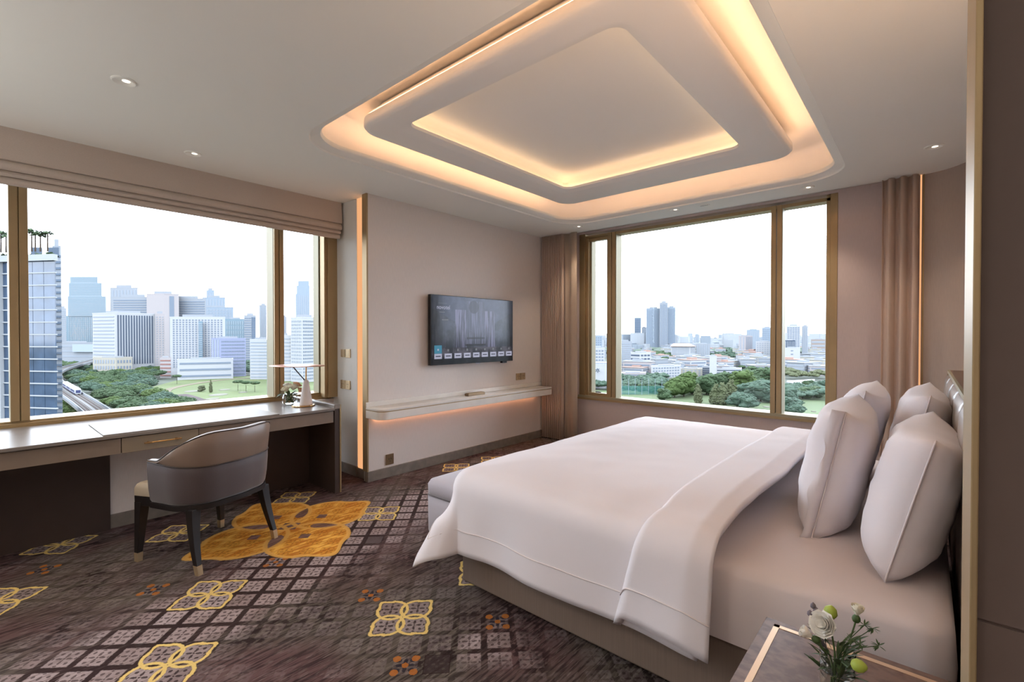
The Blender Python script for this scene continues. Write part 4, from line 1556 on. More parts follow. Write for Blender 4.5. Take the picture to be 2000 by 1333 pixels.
building('white hotel block with vertical window strips', (332, 440), 620, 560, C_white, [('grid', 16, 22, C_win, .5, .55, .12)], 18, slant=[560, 566])
building('green glass stair strip in the middle of the white hotel', (388, 396), 628, 558, C_glass_t, [('bands', 1, 24, C_win_l, 1, .3)], 2, roof=False)
building('long low white building in front of the white hotel', (346, 455), 703, 500, C_white, [('bands', 1, 3, C_win, 1, .3)], 14, slant=[492, 512])
building('small red-and-white striped car park beside the white end wall', (312, 334), 700, 520, C_pink, [('bands', 1, 5, C_red, 1, .35)], 14)
building('lilac block with a white gridded front', (413, 430, 480), 662, 530, C_lilac, [('vert', 3, 1, C_win_l, .4, 1), ('grid', 14, 11, C_win, .6, .45)], 18, slant=[535, 526, 540])
building('square blue glass block behind the lilac block', (440, 478), 624, 760, C_glass_t, [('grid', 8, 9, C_glass, .85, .8)], 30)
building('pale banded tower right of the blue glass block', (477, 491, 500), 617, 760, C_grey, [('bands', 1, 20, C_win, 1, .45), ('bands', 1, 20, C_haze_d, 1, .9)], 20, slant=[760, 755, 765])
building('small white banded block left of the slim mullion, above the trees', (488, 532), 664, 500, C_white, [('bands', 1, 12, C_win_l, 1, .4)], 20)
building('distant slender tower beside the big mullion', (507, 522), 597, 1300, C_grey, [('vert', 4, 1, C_win_l, .5, 1)], 30)
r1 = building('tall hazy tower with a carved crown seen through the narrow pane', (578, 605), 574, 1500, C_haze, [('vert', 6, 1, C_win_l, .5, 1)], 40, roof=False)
for a, b_, vt_, vb_ in ((580, 605, 558, 574), (583, 604, 549, 558)):
    A, B_ = pt(a, 1500, 0), pt(b_, 1500, 0)
    rd = A.normalized() * 40
    o = prism('tower_tier', [A, B_, B_ + rd, A + rd], zat(vb_, 1500), zat(vt_, 1500), C_haze, r1)
    o.location = -r1.location
building('white gridded block seen through the narrow pane', (568, 590, 622), 621, 470, C_white, [('grid', 6, 18, C_win_l, .55, .5), ('grid', 9, 18, C_win, .6, .5)], 16, slant=[475, 466, 480])
building('white banded block left of the gridded one in the narrow pane', (540, 568), 656, 480, C_white, [('bands', 1, 12, C_win_l, 1, .4)], 16)
building('pale tower behind, at the left of the narrow pane', (552, 560), 620, 900, C_grey, [('bands', 1, 20, C_win_l, 1, .4)], 16)

# near office tower
T = empty('office_tower', (pt(30, 150, GZ).x, pt(30, 150, GZ).y, GZ), 'near glass office tower with palms on its roof, left of the view', 'building')
def tw(o):
    o.location = -T.location
    return o
ND = 150.
A0, A1 = pt(-180, 158, 0), pt(110, 148, 0)
rd = A1.normalized()
ztp = zat(512, ND)
tw(prism('tower_core', [A0 + rd * .6, A1 + rd * .6, A1 + rd * 22 - RT * 1, A0 + rd * 22], GZ, ztp, cm('tower_core_grey', (120, 134, 150)), T))
fh = 3.85
C_slabw = cm('slab_white', (232, 236, 240))
dd = (A1 - A0)
nb = 14
k = 0
z = ztp
while z > GZ:
    zb_ = max(GZ, z - fh)
    q = MB()
    facade(q, A0, A1 + dd * .006, zb_, zb_ + .35, 'bands', 1, 1, .5, 1, 1, 0)
    tw(q.build('floor_slab', C_slabw, T))
    if z < zat(470, ND):
        for i in range(nb):
            if i / nb < .38: continue
            q = MB()
            facade(q, A0 + dd * (i / nb), A0 + dd * ((i + 1) / nb), zb_ + .38, z - .04, 'grid', 1, 1, .18, .965, 1, .0)
            tw(q.build('glass_panel', C_glass_n, T))
    z -= fh
q = MB()
facade(q, A0 + dd * .618, A0 + dd * .665, GZ, zat(500, ND), 'grid', 1, 1, 1.2, 1, 1, 0)
tw(q.build('white_fin', C_slabw, T))
q = MB()
facade(q, A0, A0 + dd * 1.012, ztp, zat(500, ND), 'bands', 1, 1, 1.2, 1, 1, 0)
tw(q.build('roof_edge', C_slabw, T))
q = MB()
for k in range(40):
    a = rnd.uniform(.55, 1.0)
    p = A0 + dd * a + rd * rnd.uniform(.5, 3)
    leaf(q, (p.x, p.y, zat(500, ND)), (p.x + rnd.uniform(-1, 1), p.y + rnd.uniform(-1, 1), zat(496, ND) + rnd.uniform(0, .4)), .4)
o = tw(q.build('roof_planting', C_tree, T)); o['kind'] = 'stuff'
for a, b_ in ((62, 84), (96, 117)):
    P0, P1 = pt(a, 156, 0), pt(b_, 156, 0)
    tw(prism('roof_box', [P0, P1, P1 + rd * 5, P0 + rd * 5], zat(500, 156), zat(484, 156), C_haze_d, T))


def palm(u, v0, v1, dep, label, group):
    base = pt(u, dep, zat(v0, dep))
    r = empty('palm_tree', base, label, 'tree', group)
    h = zat(v1, dep) - zat(v0, dep)
    MB().tube([(0, 0, 0), (.08, 0, h * .5), (0, .05, h * .8)], [.24, .2, .16], 6).build('trunk', C_trunk, r)
    q = MB()
    for k in range(22):
        a = rnd.uniform(0, 2 * PI)
        l = rnd.uniform(1.3, 2.1)
        el = rnd.uniform(-.1, .9)
        c1 = Vector((math.cos(a) * l * .55, math.sin(a) * l * .55, h * .8 + el * 1.1))
        c2 = Vector((math.cos(a) * l, math.sin(a) * l, h * .8 + el * .7 - .5))
        leaf(q, (0, 0, h * .78), c1, .42)
        leaf(q, c1 * .98, c2, .40)
    q.build('fronds', C_tree, r)
    return r


for u, v0, v1 in ((-18, 494, 446), (4, 494, 448), (14, 494, 456), (64, 492, 443), (71, 492, 450), (81, 492, 452), (95, 492, 448)):
    palm(u, v0, v1, 149, 'rooftop palm on the near office tower', 'rooftop palms on the near office tower')
building('narrow balconied block directly behind the near office tower', (104, 121), 484, 210, cm('balcony_grey', (196, 204, 214)), [('bands', 1, 30, C_haze_d, 1, .35)], 12)

# elevated railway
RZ = GZ + 12
rl = [gp(u, v, RZ) for u, v in ((262, 862), (228, 835), (195, 811), (163, 787), (128, 764), (108, 749), (101, 739), (106, 729), (125, 720), (154, 712), (182, 704), (215, 697))]
rs = spline(rl)
vd = empty('railway_viaduct', (rl[4].x, rl[4].y, GZ), 'elevated twin-track railway curving past the office tower', 'railway')
def vdo(o):
    o.location = -vd.location
    return o
vdo(MB().loft(ribbon(rs, 9.2, RZ, 1.6), True, True, True).build('deck', C_concrete, vd))
def offs(pts, d_):
    out = []
    for i, p in enumerate(pts):
        t = (pts[min(i + 1, len(pts) - 1)] - pts[max(i - 1, 0)])
        t.z = 0
        t.normalize()
        out.append(p + Vector((t.y, -t.x, 0)) * d_)
    return out
for d_ in (-2.2, 2.2):
    vdo(MB().loft(ribbon(offs(rs, d_), 2.9, RZ + .15, .2), True, True, True).build('track_bed', C_rail, vd))
    for e_ in (-.72, .72):
        vdo(MB().loft(ribbon(offs(rs, d_ + e_), .22, RZ + .35, .2), True, True, True).build('rail', C_concrete, vd))
for d_ in (-4.5, 4.5):
    vdo(MB().loft(ribbon(offs(rs, d_), .35, RZ + 1.1, 1.4), True, True, True).build('parapet', C_grey, vd))
for i in range(4, len(rs) - 8, 3):
    p = rs[i]
    vdo(MB().box(p.x - 1, p.y - 1, GZ, p.x + 1, p.y + 1, RZ - 1.4).build('pier', C_concrete, vd))
tr = offs(spline([gp(u, v, RZ) for u, v in ((195, 811), (163, 787), (128, 764), (108, 749), (101, 739))], 14), 2.2)
cum = [0]
for i in range(1, len(tr)): cum.append(cum[-1] + (tr[i] - tr[i - 1]).length)
def along(s):
    for i in range(1, len(tr)):
        if cum[i] >= s:
            t = (s - cum[i - 1]) / (cum[i] - cum[i - 1])
            return tr[i - 1].lerp(tr[i], t)
    return tr[-1]
TN = empty('train', along(60), 'white and blue commuter train on the elevated railway', 'train')
s = next(cum[i] for i in range(len(tr)) if gdep(773, RZ) < (tr[i] * 1).dot(Vector((FW.x, FW.y, 0))))
C_tb = cm('train_blue', (96, 104, 150))
for k in range(3):
    a, b_ = along(s + k * 21.5), along(s + k * 21.5 + 20.5)
    dv_ = (b_ - a)
    ang = math.atan2(dv_.y, dv_.x)
    car = MB()
    prof = [(-1.45, .6), (-1.5, 2.4), (-1.3, 3.5), (-.8, 3.8), (.8, 3.8), (1.3, 3.5), (1.5, 2.4), (1.45, .6)]
    car.loft([[Vector((x_, y_, z_)) for y_, z_ in [(yy_ * sc_, .6 + (zz_ - .6) * sc_) for yy_, zz_ in prof]] for x_, sc_ in ((0, .8 if k == 0 else 1), (1.2, 1), (19.5, 1), (20.5, 1))], True, True, True)
    o = car.build('carriage', C_white, TN, smooth=40)
    o.location = Vector((a.x, a.y, RZ)) - TN.location
    o.rotation_euler = (0, 0, ang)
    q = MB()
    for sgn in (-1, 1):
        for j in range(6): q.box(1.6 + j * 3, sgn * 1.5 - .06, 1.6, 3.9 + j * 3, sgn * 1.5 + .06, 2.6)
    if k == 0: q.box(-.08, -1.0, 1.2, .1, 1.0, 2.8)
    q.box(.4, -1.53, .7, 20, 1.53, 1.2)
    q.build('windows_and_band', C_tb, o)


# trees
def tree_mesh(name, seed, kind, dens=200):
    r = random.Random(seed)
    bm = bmesh.new()
    lumps = {'dome': [(0, 0, .62, .42, .26)] + [(math.cos(a) * .28, math.sin(a) * .28, r.uniform(.50, .66), r.uniform(.2, .28), .2) for a in [k * PI / 3 + r.uniform(-.3, .3) for k in range(6)]] + [(r.uniform(-.15, .15), r.uniform(-.15, .15), .78, .2, .14)],
             'round': [(0, 0, .46, .33, .42)] + [(math.cos(a) * .2, math.sin(a) * .2, r.uniform(.2, .75), r.uniform(.16, .26), .2) for a in [k * PI / 4.5 for k in range(9)]],
             'cone': [(0, 0, .2, .24, .2), (0, 0, .42, .23, .24), (0, 0, .64, .17, .22), (0, 0, .84, .09, .16)],
             'flat': [(0, 0, .80, .36, .14)] + [(math.cos(a) * .24, math.sin(a) * .24, r.uniform(.74, .84), .18, .10) for a in (0, 1.3, 2.5, 3.8, 5)]}[kind]
    tot = sum(l[3] ** 2 for l in lumps)
    for (x_, y_, z_, rr_, rz_) in lumps:
        M4 = Matrix.Translation((x_, y_, z_)) @ Matrix.Diagonal((rr_ * .86, rr_ * .86, rz_ * .86, 1))
        bmesh.ops.create_icosphere(bm, subdivisions=2, radius=1, matrix=M4)
        for _ in range(max(4, int(dens * rr_ ** 2 / tot))):
            d_ = Vector((r.gauss(0, 1), r.gauss(0, 1), abs(r.gauss(0, 1)) if kind != 'cone' else r.gauss(0, 1))).normalized()
            c_ = Vector((x_ + d_.x * rr_ * .9, y_ + d_.y * rr_ * .9, z_ + d_.z * rz_ * .9))
            s_ = r.uniform(.028, .062)
            M5 = Matrix.Translation(c_) @ Matrix.Rotation(r.uniform(0, 6), 4, d_) @ Matrix.Diagonal((s_ * 1.2, s_, s_ * .75, 1))
            bmesh.ops.create_icosphere(bm, subdivisions=1, radius=1, matrix=M5)
    me = D.meshes.new(name)
    bm.to_mesh(me)
    bm.free()
    return me


TM = {}
for kind in ('dome', 'round', 'cone', 'flat'):
    for vi in range(2 if kind in ('dome', 'round') else 1):
        TM[(kind, vi)] = tree_mesh('tree_crown', vi * 11 + len(kind), kind)
TV = {}
trunk_me = MB().tube([(0, 0, 0), (.01, 0, .3), (0, 0, .6)], [.03, .022, .015], 6)
_t = trunk_me.build('trunk', C_trunk)
trunk_data = _t.data
D.objects.remove(_t)


def tree(p, h, kind, m, label, group, trunk=False, wide=1.):
    key = (kind, rnd.randrange(2) if (kind, 1) in TM else 0, m.name)
    if key not in TV:
        me = TM[key[:2]].copy()
        me.materials.append(m)
        TV[key] = me
    c = D.objects.new('tree', TV[key])
    s = (h * wide, h * wide, h)
    if trunk:
        r = empty('tree', p, label, 'tree', group)
        c.name = 'crown'
        c.parent = r
        t = D.objects.new('trunk', trunk_data)
        COL.objects.link(t)
        t.parent = r
        t.scale = s
    else:
        c.location = p
        tag(c, label, 'tree', group)
    COL.objects.link(c)
    c.scale = s
    c.rotation_euler = (0, 0, rnd.uniform(0, 6))
    return c


LOWT = [tree_mesh('low_crown', 90 + i, 'dome', 26) for i in range(3)]


def grove(v0, v1, dv_, u_lo, u_hi, step, h, m, name, label, cat='trees'):
    arr_v, arr_f, off_ = [], [], 0
    data = []
    for me in LOWT:
        co = np.empty(len(me.vertices) * 3)
        me.vertices.foreach_get('co', co)
        data.append((co.reshape(-1, 3), [tuple(p.vertices) for p in me.polygons]))
    v = v0
    while v <= v1:
        u = u_lo + rnd.uniform(0, step)
        while u < u_hi:
            p = gp(u + rnd.uniform(-3, 3), v + rnd.uniform(-1, 1) * dv_ * .4)
            co, fs = data[rnd.randrange(3)]
            a = rnd.uniform(0, 6)
            hh = h * rnd.uniform(.8, 1.2)
            x = (co[:, 0] * math.cos(a) - co[:, 1] * math.sin(a)) * hh * 1.3 + p.x
            y = (co[:, 0] * math.sin(a) + co[:, 1] * math.cos(a)) * hh * 1.3 + p.y
            arr_v += list(zip(x, y, co[:, 2] * hh + p.z))
            arr_f += [tuple(q_ + off_ for q_ in f) for f in fs]
            off_ = len(arr_v)
            u += step * rnd.uniform(.8, 1.2)
        v += dv_
    me = D.meshes.new(name)
    me.from_pydata(arr_v, [], arr_f)
    me.materials.append(m)
    o = D.objects.new(name, me)
    COL.objects.link(o)
    return tag(o, label, cat, kind='stuff')


def tree_rows(v0, v1, dv_, u_lo, u_hi, step, h, mats, label, group, kinds=('dome',), wide=1.3):
    v = v0
    while v <= v1:
        u = u_lo(v) + rnd.uniform(0, step)
        while u < u_hi(v):
            p = gp(u + rnd.uniform(-3, 3), v + rnd.uniform(-1, 1) * dv_ * .4)
            tree(p, h * rnd.uniform(.8, 1.15), rnd.choice(kinds), rnd.choice(mats), label, group, wide=wide)
            u += step * rnd.uniform(.8, 1.2) * (.55 + .9 * (v - 700) / 110)
        v += dv_ * (.6 + .9 * (v - 700) / 110)


LB = 'broad tree in the dense canopy between the railway and the fairway'
tree_rows(722, 836, 7., lambda v: 128 + max(0, (v - 745) * 1.55) - max(0, 745 - v) * .1 + (10 if v < 735 else 0), lambda v: 322 if v < 745 else (300 - (v - 745) * .35 if v < 775 else 290 + (v - 775) * 2.2), 17, 11, [C_tree, C_tree, C_tree2, C_tree3], LB, 'trees between the railway and the fairway')
grove(716, 728, 4., 335, 524, 12, 9, C_tree3, 'fairway_wood', 'belt of trees along the far edge of the fairway below the low white building')
tree_rows(733, 736, 9., lambda v: 335, lambda v: 520, 17, 9, [C_tree, C_tree3], 'tree at the front of the belt along the far edge of the fairway', 'front trees along the far edge of the fairway')
grove(716, 736, 5., 548, 640, 13, 10, C_tree, 'fairway_wood', 'belt of trees behind the fairway seen through the narrow pane beside the lamp')
grove(704, 722, 5., 110, 150, 11, 9, C_tree, 'railway_wood', 'patch of trees on the far side of the elevated railway')
tree_rows(798, 850, 10., lambda v: 112, lambda v: 142, 16, 9, [C_tree2], 'bright tree below the railway beside the office tower', 'trees below the railway')
for u, v, lab in ((464, 764, 'flat-topped tree standing on the fairway, left one of a close pair'), (480, 766, 'flat-topped tree standing on the fairway, right one of a close pair'), (497, 767, 'flat-topped tree on the fairway beside the big mullion'), (345, 751, 'small lone tree where the fairway meets the tree row')):
    tree(gp(u, v), 9.5, 'flat', C_tree, lab, None, True, 1.)
tree(gp(411, 768), 11, 'cone', C_tree4, 'thin lone tree in the middle of the fairway', None, True, .5)
tree(gp(393, 766), 6, 'round', C_tree4, 'small bush-like tree behind a bunker on the fairway', None, True, 1.2)
# far window trees
grove(761, 769, 6., 1312, 1512, 12, 8, C_tree, 'lawn_wood', 'thick belt of trees between the white blocks and the lawn in the far window')
grove(770, 786, 6., 1536, 1625, 12, 9, C_tree3, 'shed_wood', 'trees round the white shed in the slim pane')
grove(742, 762, 5., 1150, 1300, 11, 8, C_tree3, 'range_wood', 'belt of trees behind the teal driving-range net')
tree_rows(768, 770, 9., lambda v: 1215, lambda v: 1300, 15, 8, [C_tree3, C_tree], 'tree standing just behind the driving-range net', 'trees just behind the driving-range net', ('dome', 'round'))
for (u, v, h, k, m, w, lab) in (
        (1298, 783, 8, 'round', C_tree, 1.2, 'reddish-green tree at the end of the range net'), (1318, 778, 14, 'round', C_tree2, 1.1, 'bright green tall tree above the lawn in the far window'),
        (1336, 776, 17, 'round', C_tree2, 1., 'tallest bright green tree left of the lone conifer'), (1352, 772, 13, 'round', C_tree, 1.2, 'dark tree just behind the lone conifer'),
        (1364, 789, 12.5, 'cone', C_tree4, 1., 'lone grey-green conifer on the lawn'), (1380, 772, 15, 'round', C_tree, 1.2, 'dark tree just right of the lone conifer'),
        (1398, 791, 13, 'cone', C_tree4, 1.3, 'pale feathery tree at the lawn edge, left one'), (1412, 792, 14, 'cone', C_tree4, 1.3, 'pale feathery tree at the lawn edge, middle one'), (1428, 788, 15, 'cone', C_tree4, 1.4, 'pale feathery tree at the lawn edge, right one'),
        (1408, 766, 15, 'dome', C_tree, 1.1, 'spreading dark tree in front of the white block'), (1448, 768, 17, 'dome', C_tree2, 1.3, 'broad yellow-green tree beside the white block'),
        (1440, 797, 9, 'dome', C_tree3, 1.3, 'low blue-green clump on the lawn, left one'), (1462, 800, 9, 'dome', C_tree3, 1.3, 'low blue-green clump on the lawn, right one'),
        (1462, 782, 12, 'round', C_tree3, 1.4, 'blue-green tree behind the low clumps'), (1486, 786, 14, 'round', C_tree3, 1.4, 'large blue-green tree left of the wide mullion'), (1478, 764, 12, 'dome', C_tree, 1.3, 'dark tree far left of the wide mullion'), (1496, 760, 17, 'dome', C_tree, 1.1, 'tall dark tree touching the wide mullion'),
        (1546, 812, 10, 'dome', C_tree3, 1.3, 'round blue-green bush-like tree low in the slim pane'), (1540, 790, 10, 'round', C_tree3, 1.2, 'tree at the left edge of the slim pane'), (1568, 780, 8, 'round', C_tree, 1.3, 'small tree in front of the white shed'),
        (1590, 778, 8, 'dome', C_tree, 1.3, 'small tree right of the white shed'), (1604, 770, 10, 'dome', C_tree3, 1.2, 'tree beside the red-roofed house'), (1578, 760, 7, 'dome', C_tree, 1.3, 'tree behind the white shed')):
    tree(gp(u, v), h * (1.2 if k != 'cone' else 1.1), 'round' if k == 'dome' else k, m, lab, None, True, w * (1.15 if k != 'cone' else .9))
grove(722, 745, 5., 1536, 1625, 12, 9, C_tree4, 'parkland_wood', 'nearer wooded strip seen through the slim pane above the white shed')
grove(694, 706, 3., 1275, 1312, 9, 12, C_tree, 'hotel_wood', 'small grove left of the orange-roofed hotel')
grove(688, 704, 3., 1388, 1446, 9, 12, C_tree3, 'tower_wood', 'grove left of the cluster of pale towers')
grove(698, 720, 4., 1540, 1625, 10, 9, C_tree3, 'farther_wood', 'farther wood seen through the slim pane below the brown construction block')
grove(712, 724, 4., 1375, 1402, 9, 9, C_tree, 'lane_wood', 'few trees between the orange-roofed hotel and the white block')
grove(716, 740, 5., 1452, 1510, 10, 9, C_tree, 'roof_wood', 'wood around the long white roof left of the wide mullion')

# range net
q = MB()
for k in range(9):
    p = gp(1215 + k * 13, 772 + (k % 2))
    q.box(p.x - .1, p.y - .1, GZ, p.x + .1, p.y + .1, GZ + 13)
nt_ = empty('range_net', gp(1215, 772), 'tall teal driving-range net on thin posts in the far window', 'net')
o = q.build('net_posts', C_haze, nt_)
o.location = -nt_.location
o['kind'] = 'stuff'
p0, p1 = gp(1213, 772), gp(1322, 772)
o = MB().add([(p0.x, p0.y, GZ), (p1.x, p1.y, GZ), (p1.x, p1.y, GZ + 7), (p0.x, p0.y, GZ + 7), (p0.x + .05, p0.y + .05, GZ), (p1.x + .05, p1.y + .05, GZ), (p1.x + .05, p1.y + .05, GZ + 7), (p0.x + .05, p0.y + .05, GZ + 7)],
             [(0, 1, 2, 3), (4, 5, 6, 7), (3, 2, 6, 7)]).build('net_sheet', C_net, nt_)
o.location = -nt_.location

# --- beyond the far window
building('slender dark blue slab tower on the horizon', (1239, 1252), 621, 1700, C_haze_d, [('bands', 1, 16, C_win, 1, .3)], 40, roof=False)
building('left tower of the hazy triple tower group', (1262, 1290), 603, 1500, C_haze, [('vert', 8, 1, C_win, .45, 1, .05)], 50)
building('tallest middle tower of the hazy triple tower group', (1288, 1304), 592, 1480, C_grey, [('vert', 5, 1, C_win, .55, 1, .05)], 50)
building('right tower of the hazy triple tower group', (1303, 1319), 601, 1500, C_haze, [('vert', 5, 1, C_win, .6, 1, .05)], 50)
building('short pale tower between the dark slab and the triple towers', (1253, 1262), 640, 1600, C_grey, [('bands', 1, 8, C_win_l, 1, .4)], 40)
r = building('white hotel block with an orange hipped roof', (1311, 1348, 1358), 677, 950, C_white, [('grid', 12, 8, C_win, .6, .5), ('grid', 4, 8, C_win, .6, .5)], 26, slant=[950, 940, 955], roof=False)
A, B_, C__ = pt(1309, 948, 0), pt(1350, 936, 0), pt(1360, 953, 0)
rdd = A.normalized()
q = MB()
z_ = zat(677, 950)
q.loft([[Vector((p.x, p.y, z_)) for p in (A, B_, C__, C__ + rdd * 26, A + rdd * 28)], [Vector((p.x, p.y, z_ + 6)) for p in ((A + rdd * 12).lerp(B_ + rdd * 12, .15), (A + rdd * 12).lerp(B_ + rdd * 12, .9), (A + rdd * 13).lerp(B_ + rdd * 13, .92), (A + rdd * 14).lerp(B_ + rdd * 14, .9), (A + rdd * 14).lerp(B_ + rdd * 14, .15))]], True, True, True)
o = q.build('hipped_roof', C_roof_o, r)
o.location = -r.location
building('pale block joined to the right of the orange-roofed hotel', (1359, 1387), 673, 960, C_grey, [('vert', 6, 1, C_win_l, .5, 1)], 24)
building('dark low podium in front of the orange-roofed hotel', (1306, 1356), 707, 900, C_win_d, [('bands', 1, 2, C_win_l, 1, .4)], 20)
building('white and navy striped apartment block near the range', (1232, 1250, 1271), 690, 560, C_white, [('bands', 1, 6, C_win_d, 1, .45), ('grid', 3, 6, C_win_d, .7, .45)], 16, slant=[565, 556, 562])
building('tall pale balconied block beside the big mullion of the far window', (1205, 1234), 668, 620, C_grey, [('bands', 1, 14, C_win_l, 1, .35)], 18)
rb_ = building('white building with a dark emblem on its front, seen through the narrow casement', (1146, 1181, 1196), 713, 420, C_white, [None, None], 20, slant=[422, 416, 424])
# emblem: a knot of dark strokes
q = MB()
ec = pt(1167.5, 415.5, zat(724, 417))
ex_ = (pt(1181, 416, 0) - pt(1146, 422, 0)).normalized()
en = Vector((ex_.y, -ex_.x, 0))
if en.dot(-ec) < 0: en = -en
for a in (20, 75, 130, 185, 250, 310):
    t = R(a)
    c0 = ec + ex_ * math.cos(t) * .5 + Vector((0, 0, math.sin(t) * .5))
    c1 = ec + ex_ * math.cos(t + .5) * 2.0 + Vector((0, 0, math.sin(t + .5) * 2.0))
    q.tube([c0 + en * .4, (c0 + c1) / 2 + en * .4 + Vector((0, 0, .3)), c1 + en * .4], .38, 6)
o = q.build('wall_emblem', C_win_d, rb_)
o.location = -rb_.location
building('white gridded block above the emblem building in the narrow casement', (1150, 1181), 681, 520, C_white, [('grid', 5, 9, C_win, .6, .45)], 18)
building('pale distant towers at the top of the narrow casement', (1158, 1176), 657, 1100, C_haze, [('grid', 4, 8, C_win, .5, .5)], 30)
building('long white low building with balconies left of the yellow wall', (1272, 1330), 716, 520, C_white, [('grid', 10, 4, C_win, .55, .4)], 18, slant=[512, 530])
building('cream and yellow low building beside the white block', (1330, 1372), 722, 540, C_cream, [('grid', 5, 3, C_win_l, .5, .5)], 20)
building('grey banded low building right of the cream one', (1372, 1386), 718, 545, C_grey, [('bands', 1, 4, C_win_d, 1, .45)], 18)
building('white block with a tall stair tower beyond the lawn', (1386, 1400), 697, 520, C_white, [None], 14)
building('long white block with dark window bands behind the trees', (1399, 1449), 721, 530, C_white, [('bands', 1, 3, C_win_d, 1, .35)], 16)
building('white office slab with a pitched grey roof behind the long block', (1400, 1462), 706, 640, C_grey, [('bands', 1, 3, C_win_l, 1, .4)], 24)
building('long white warehouse roof left of the wide mullion', (1440, 1490), 712, 700, C_white, [('bands', 1, 2, C_win, 1, .3)], 40)
building('low white hall behind the striped apartment block', (1210, 1262), 730, 500, C_pink, [('bands', 1, 2, C_win, 1, .35)], 20)
building('long pale hall below the orange-roofed hotel', (1272, 1325), 705, 700, C_white, [('bands', 1, 3, C_win_l, 1, .3)], 30)
building('beige-edged white tower at the left of the pale tower cluster', (1443, 1456, 1470), 657, 1000, C_pink, [('vert', 2, 1, C_win_l, .3, 1), ('vert', 6, 1, C_win, .45, 1)], 26, slant=[1000, 990, 1005])
building('hazy tower at the back of the pale tower cluster', (1458, 1484), 645, 1250, C_haze, [('vert', 6, 1, C_win_l, .5, 1)], 30)
building('blue-grey tower beside the wide mullion in the pale cluster', (1488, 1508), 641, 1100, C_haze, [('grid', 5, 14, C_win, .6, .55)], 30)
building('short white tower in front of the pale tower cluster', (1476, 1508), 668, 950, C_white, [('grid', 6, 8, C_win_l, .6, .5)], 26)
building('white tower with blue glass balconies in the slim pane', (1536, 1563), 637, 900, C_white, [('grid', 5, 16, C_win, .75, .6)], 24)
building('narrow white tower right of the balconied tower in the slim pane', (1566, 1578), 638, 920, C_grey, [('vert', 3, 1, C_win_l, .5, 1)], 24)
building('brown-faced mid-rise in front of the slim-pane towers', (1532, 1553), 666, 820, C_win_d, [('vert', 6, 1, C_win_l, .3, 1)], 20)
building('plain white block in the middle of the slim pane', (1531, 1563), 681, 700, C_white, [('grid', 1, 5, C_win, .15, .3)], 24)
r = building('white shed with a curved roof low in the slim pane', (1537, 1562, 1592), 748, 430, C_white, [None, ('grid', 8, 2, C_win, .6, .5)], 12, slant=[440, 415, 455], roof=False)
building('red-roofed low house right of the white shed', (1584, 1616), 757, 400, C_red, [('bands', 1, 1, C_white, 1, .5)], 14)
building('low brown construction block on the horizon of the slim pane', (1584, 1612), 664, 1100, cm('construction_brown', (206, 192, 184)), [('bands', 1, 4, C_win_l, 1, .4)], 24)
ms = empty('radio_mast', pt(1601, 1400, GZ), 'very thin distant radio mast in the slim pane', 'mast')
MB().tube([(0, 0, 0), (0, 0, zat(590, 1400) - GZ)], [.7, .35], 6).build('mast_pole', C_grey, ms)

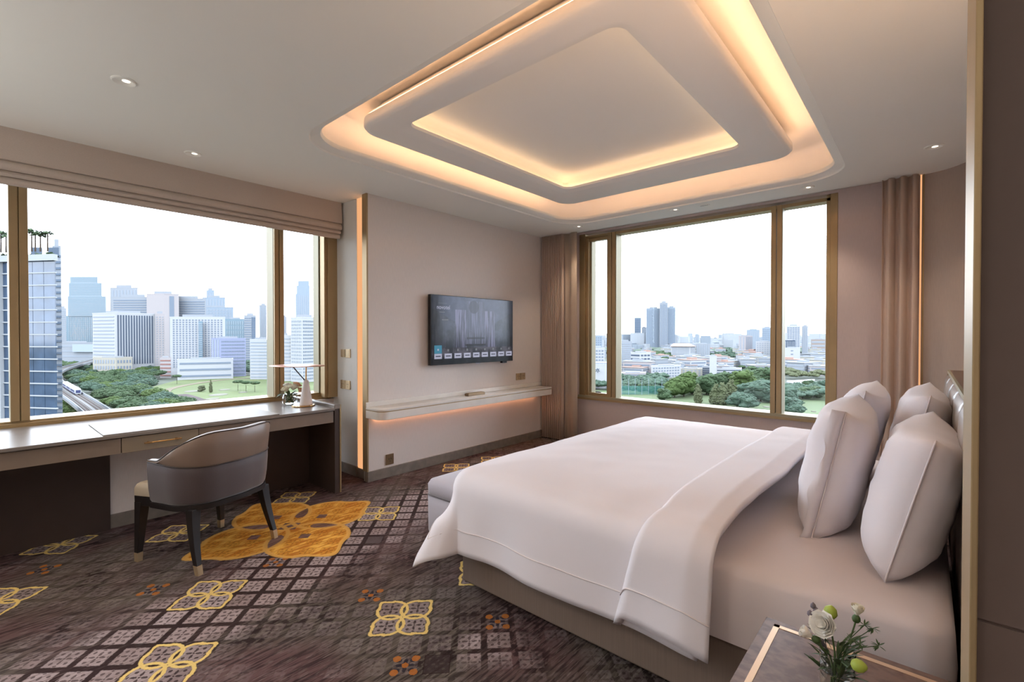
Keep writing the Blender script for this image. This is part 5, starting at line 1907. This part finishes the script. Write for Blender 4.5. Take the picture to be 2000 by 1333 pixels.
# low-rise houses between the trees
rr = random.Random(3)
hm = []
for i, (bm_, wm_) in enumerate(((C_white, C_win), (C_cream, C_win_l), (C_pink, C_win), (C_grey, C_win_l))):
    q = MB().box(-.5, -.5, 0, .5, .5, 1)
    q2 = MB()
    me1 = q.build('x', bm_)
    for sx in (-1, 1):
        for k in range(3):
            q2.box(-.45, sx * .5 - .01, .15 + k * .28, .45, sx * .5 + .01, .27 + k * .28)
            q2.box(sx * .5 - .01, -.45, .15 + k * .28, sx * .5 + .01, .45, .27 + k * .28)
    me2 = q2.build('x', wm_)
    me3 = MB().box(-.53, -.53, 1, .53, .53, 1.05).box(-.2, -.2, 1.05, .15, .2, 1.2).build('x', C_grey if i else C_roof_o)
    hm.append((me1.data, me2.data, me3.data))
    for o in (me1, me2, me3): D.objects.remove(o)
for (ua, ub, va, vb_, n_) in ((1215, 1500, 672, 735, 90), (1535, 1620, 672, 735, 26), (1150, 1185, 672, 700, 8), (225, 520, 690, 712, 24)):
    left = ua < 700
    for k in range(n_):
        v = va + (vb_ - va) * (k + .5) / n_
        u = rr.uniform(ua, ub)
        p = gp(u, v)
        s_ = rr.uniform(14, 34)
        hgt = rr.uniform(7, 17)
        r = empty('low_rise_house', p, 'small pale low-rise house among the trees beyond the far window' if not left else 'small pale low-rise house at the foot of the city towers', 'building',
                  'low-rise houses beyond the far window' if not left else 'low-rise houses below the city towers')
        r.rotation_euler = (0, 0, rr.uniform(0, 3))
        for nm, me in zip(('walls', 'windows', 'roof'), rr.choice(hm)):
            o = D.objects.new(nm, me)
            COL.objects.link(o)
            o.parent = r
            o.scale = (s_, s_ * .7, hgt)
            if nm == 'windows': o['kind'] = 'stuff'
# farther sprawl, past counting, its distance haze put into the colours
q = MB()
q2 = MB()
for k in range(2600):
    u = rr.uniform(1100, 1680) if k < 1900 else rr.uniform(60, 680)
    dep = 1500 * (1 + 4.5 * rr.random() ** 1.6)
    p = pt(u, dep, GZ)
    w_ = rr.uniform(15, 50)
    hgt = rr.uniform(8, 22) * (1 if rr.random() < .88 else 2.6)
    M4 = Matrix.Translation(p) @ Matrix.Rotation(rr.uniform(0, 3), 4, 'Z')
    (q if k % 3 else q2).box(-w_ / 2, -w_ / 3, 0, w_ / 2, w_ / 3, hgt, M4)
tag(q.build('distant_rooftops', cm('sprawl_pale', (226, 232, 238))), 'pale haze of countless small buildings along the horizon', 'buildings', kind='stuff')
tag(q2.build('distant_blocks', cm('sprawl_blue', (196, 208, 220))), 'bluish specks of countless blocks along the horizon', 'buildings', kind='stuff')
q = MB()
for k in range(500):
    u = rr.uniform(1100, 1680) if k < 380 else rr.uniform(60, 680)
    dep = 1200 * (1 + 3 * rr.random() ** 1.5)
    p = pt(u, dep, GZ)
    w_ = rr.uniform(10, 26)
    q.lathe([(w_ * .2, 0), (w_, 5), (w_ * .8, 9), (w_ * .2, 11)], tuple(p), 8)
tag(q.build('distant_greenery', cm('sprawl_green', (168, 190, 170), .8)), 'hazy green treetops scattered through the distant city', 'trees', kind='stuff')
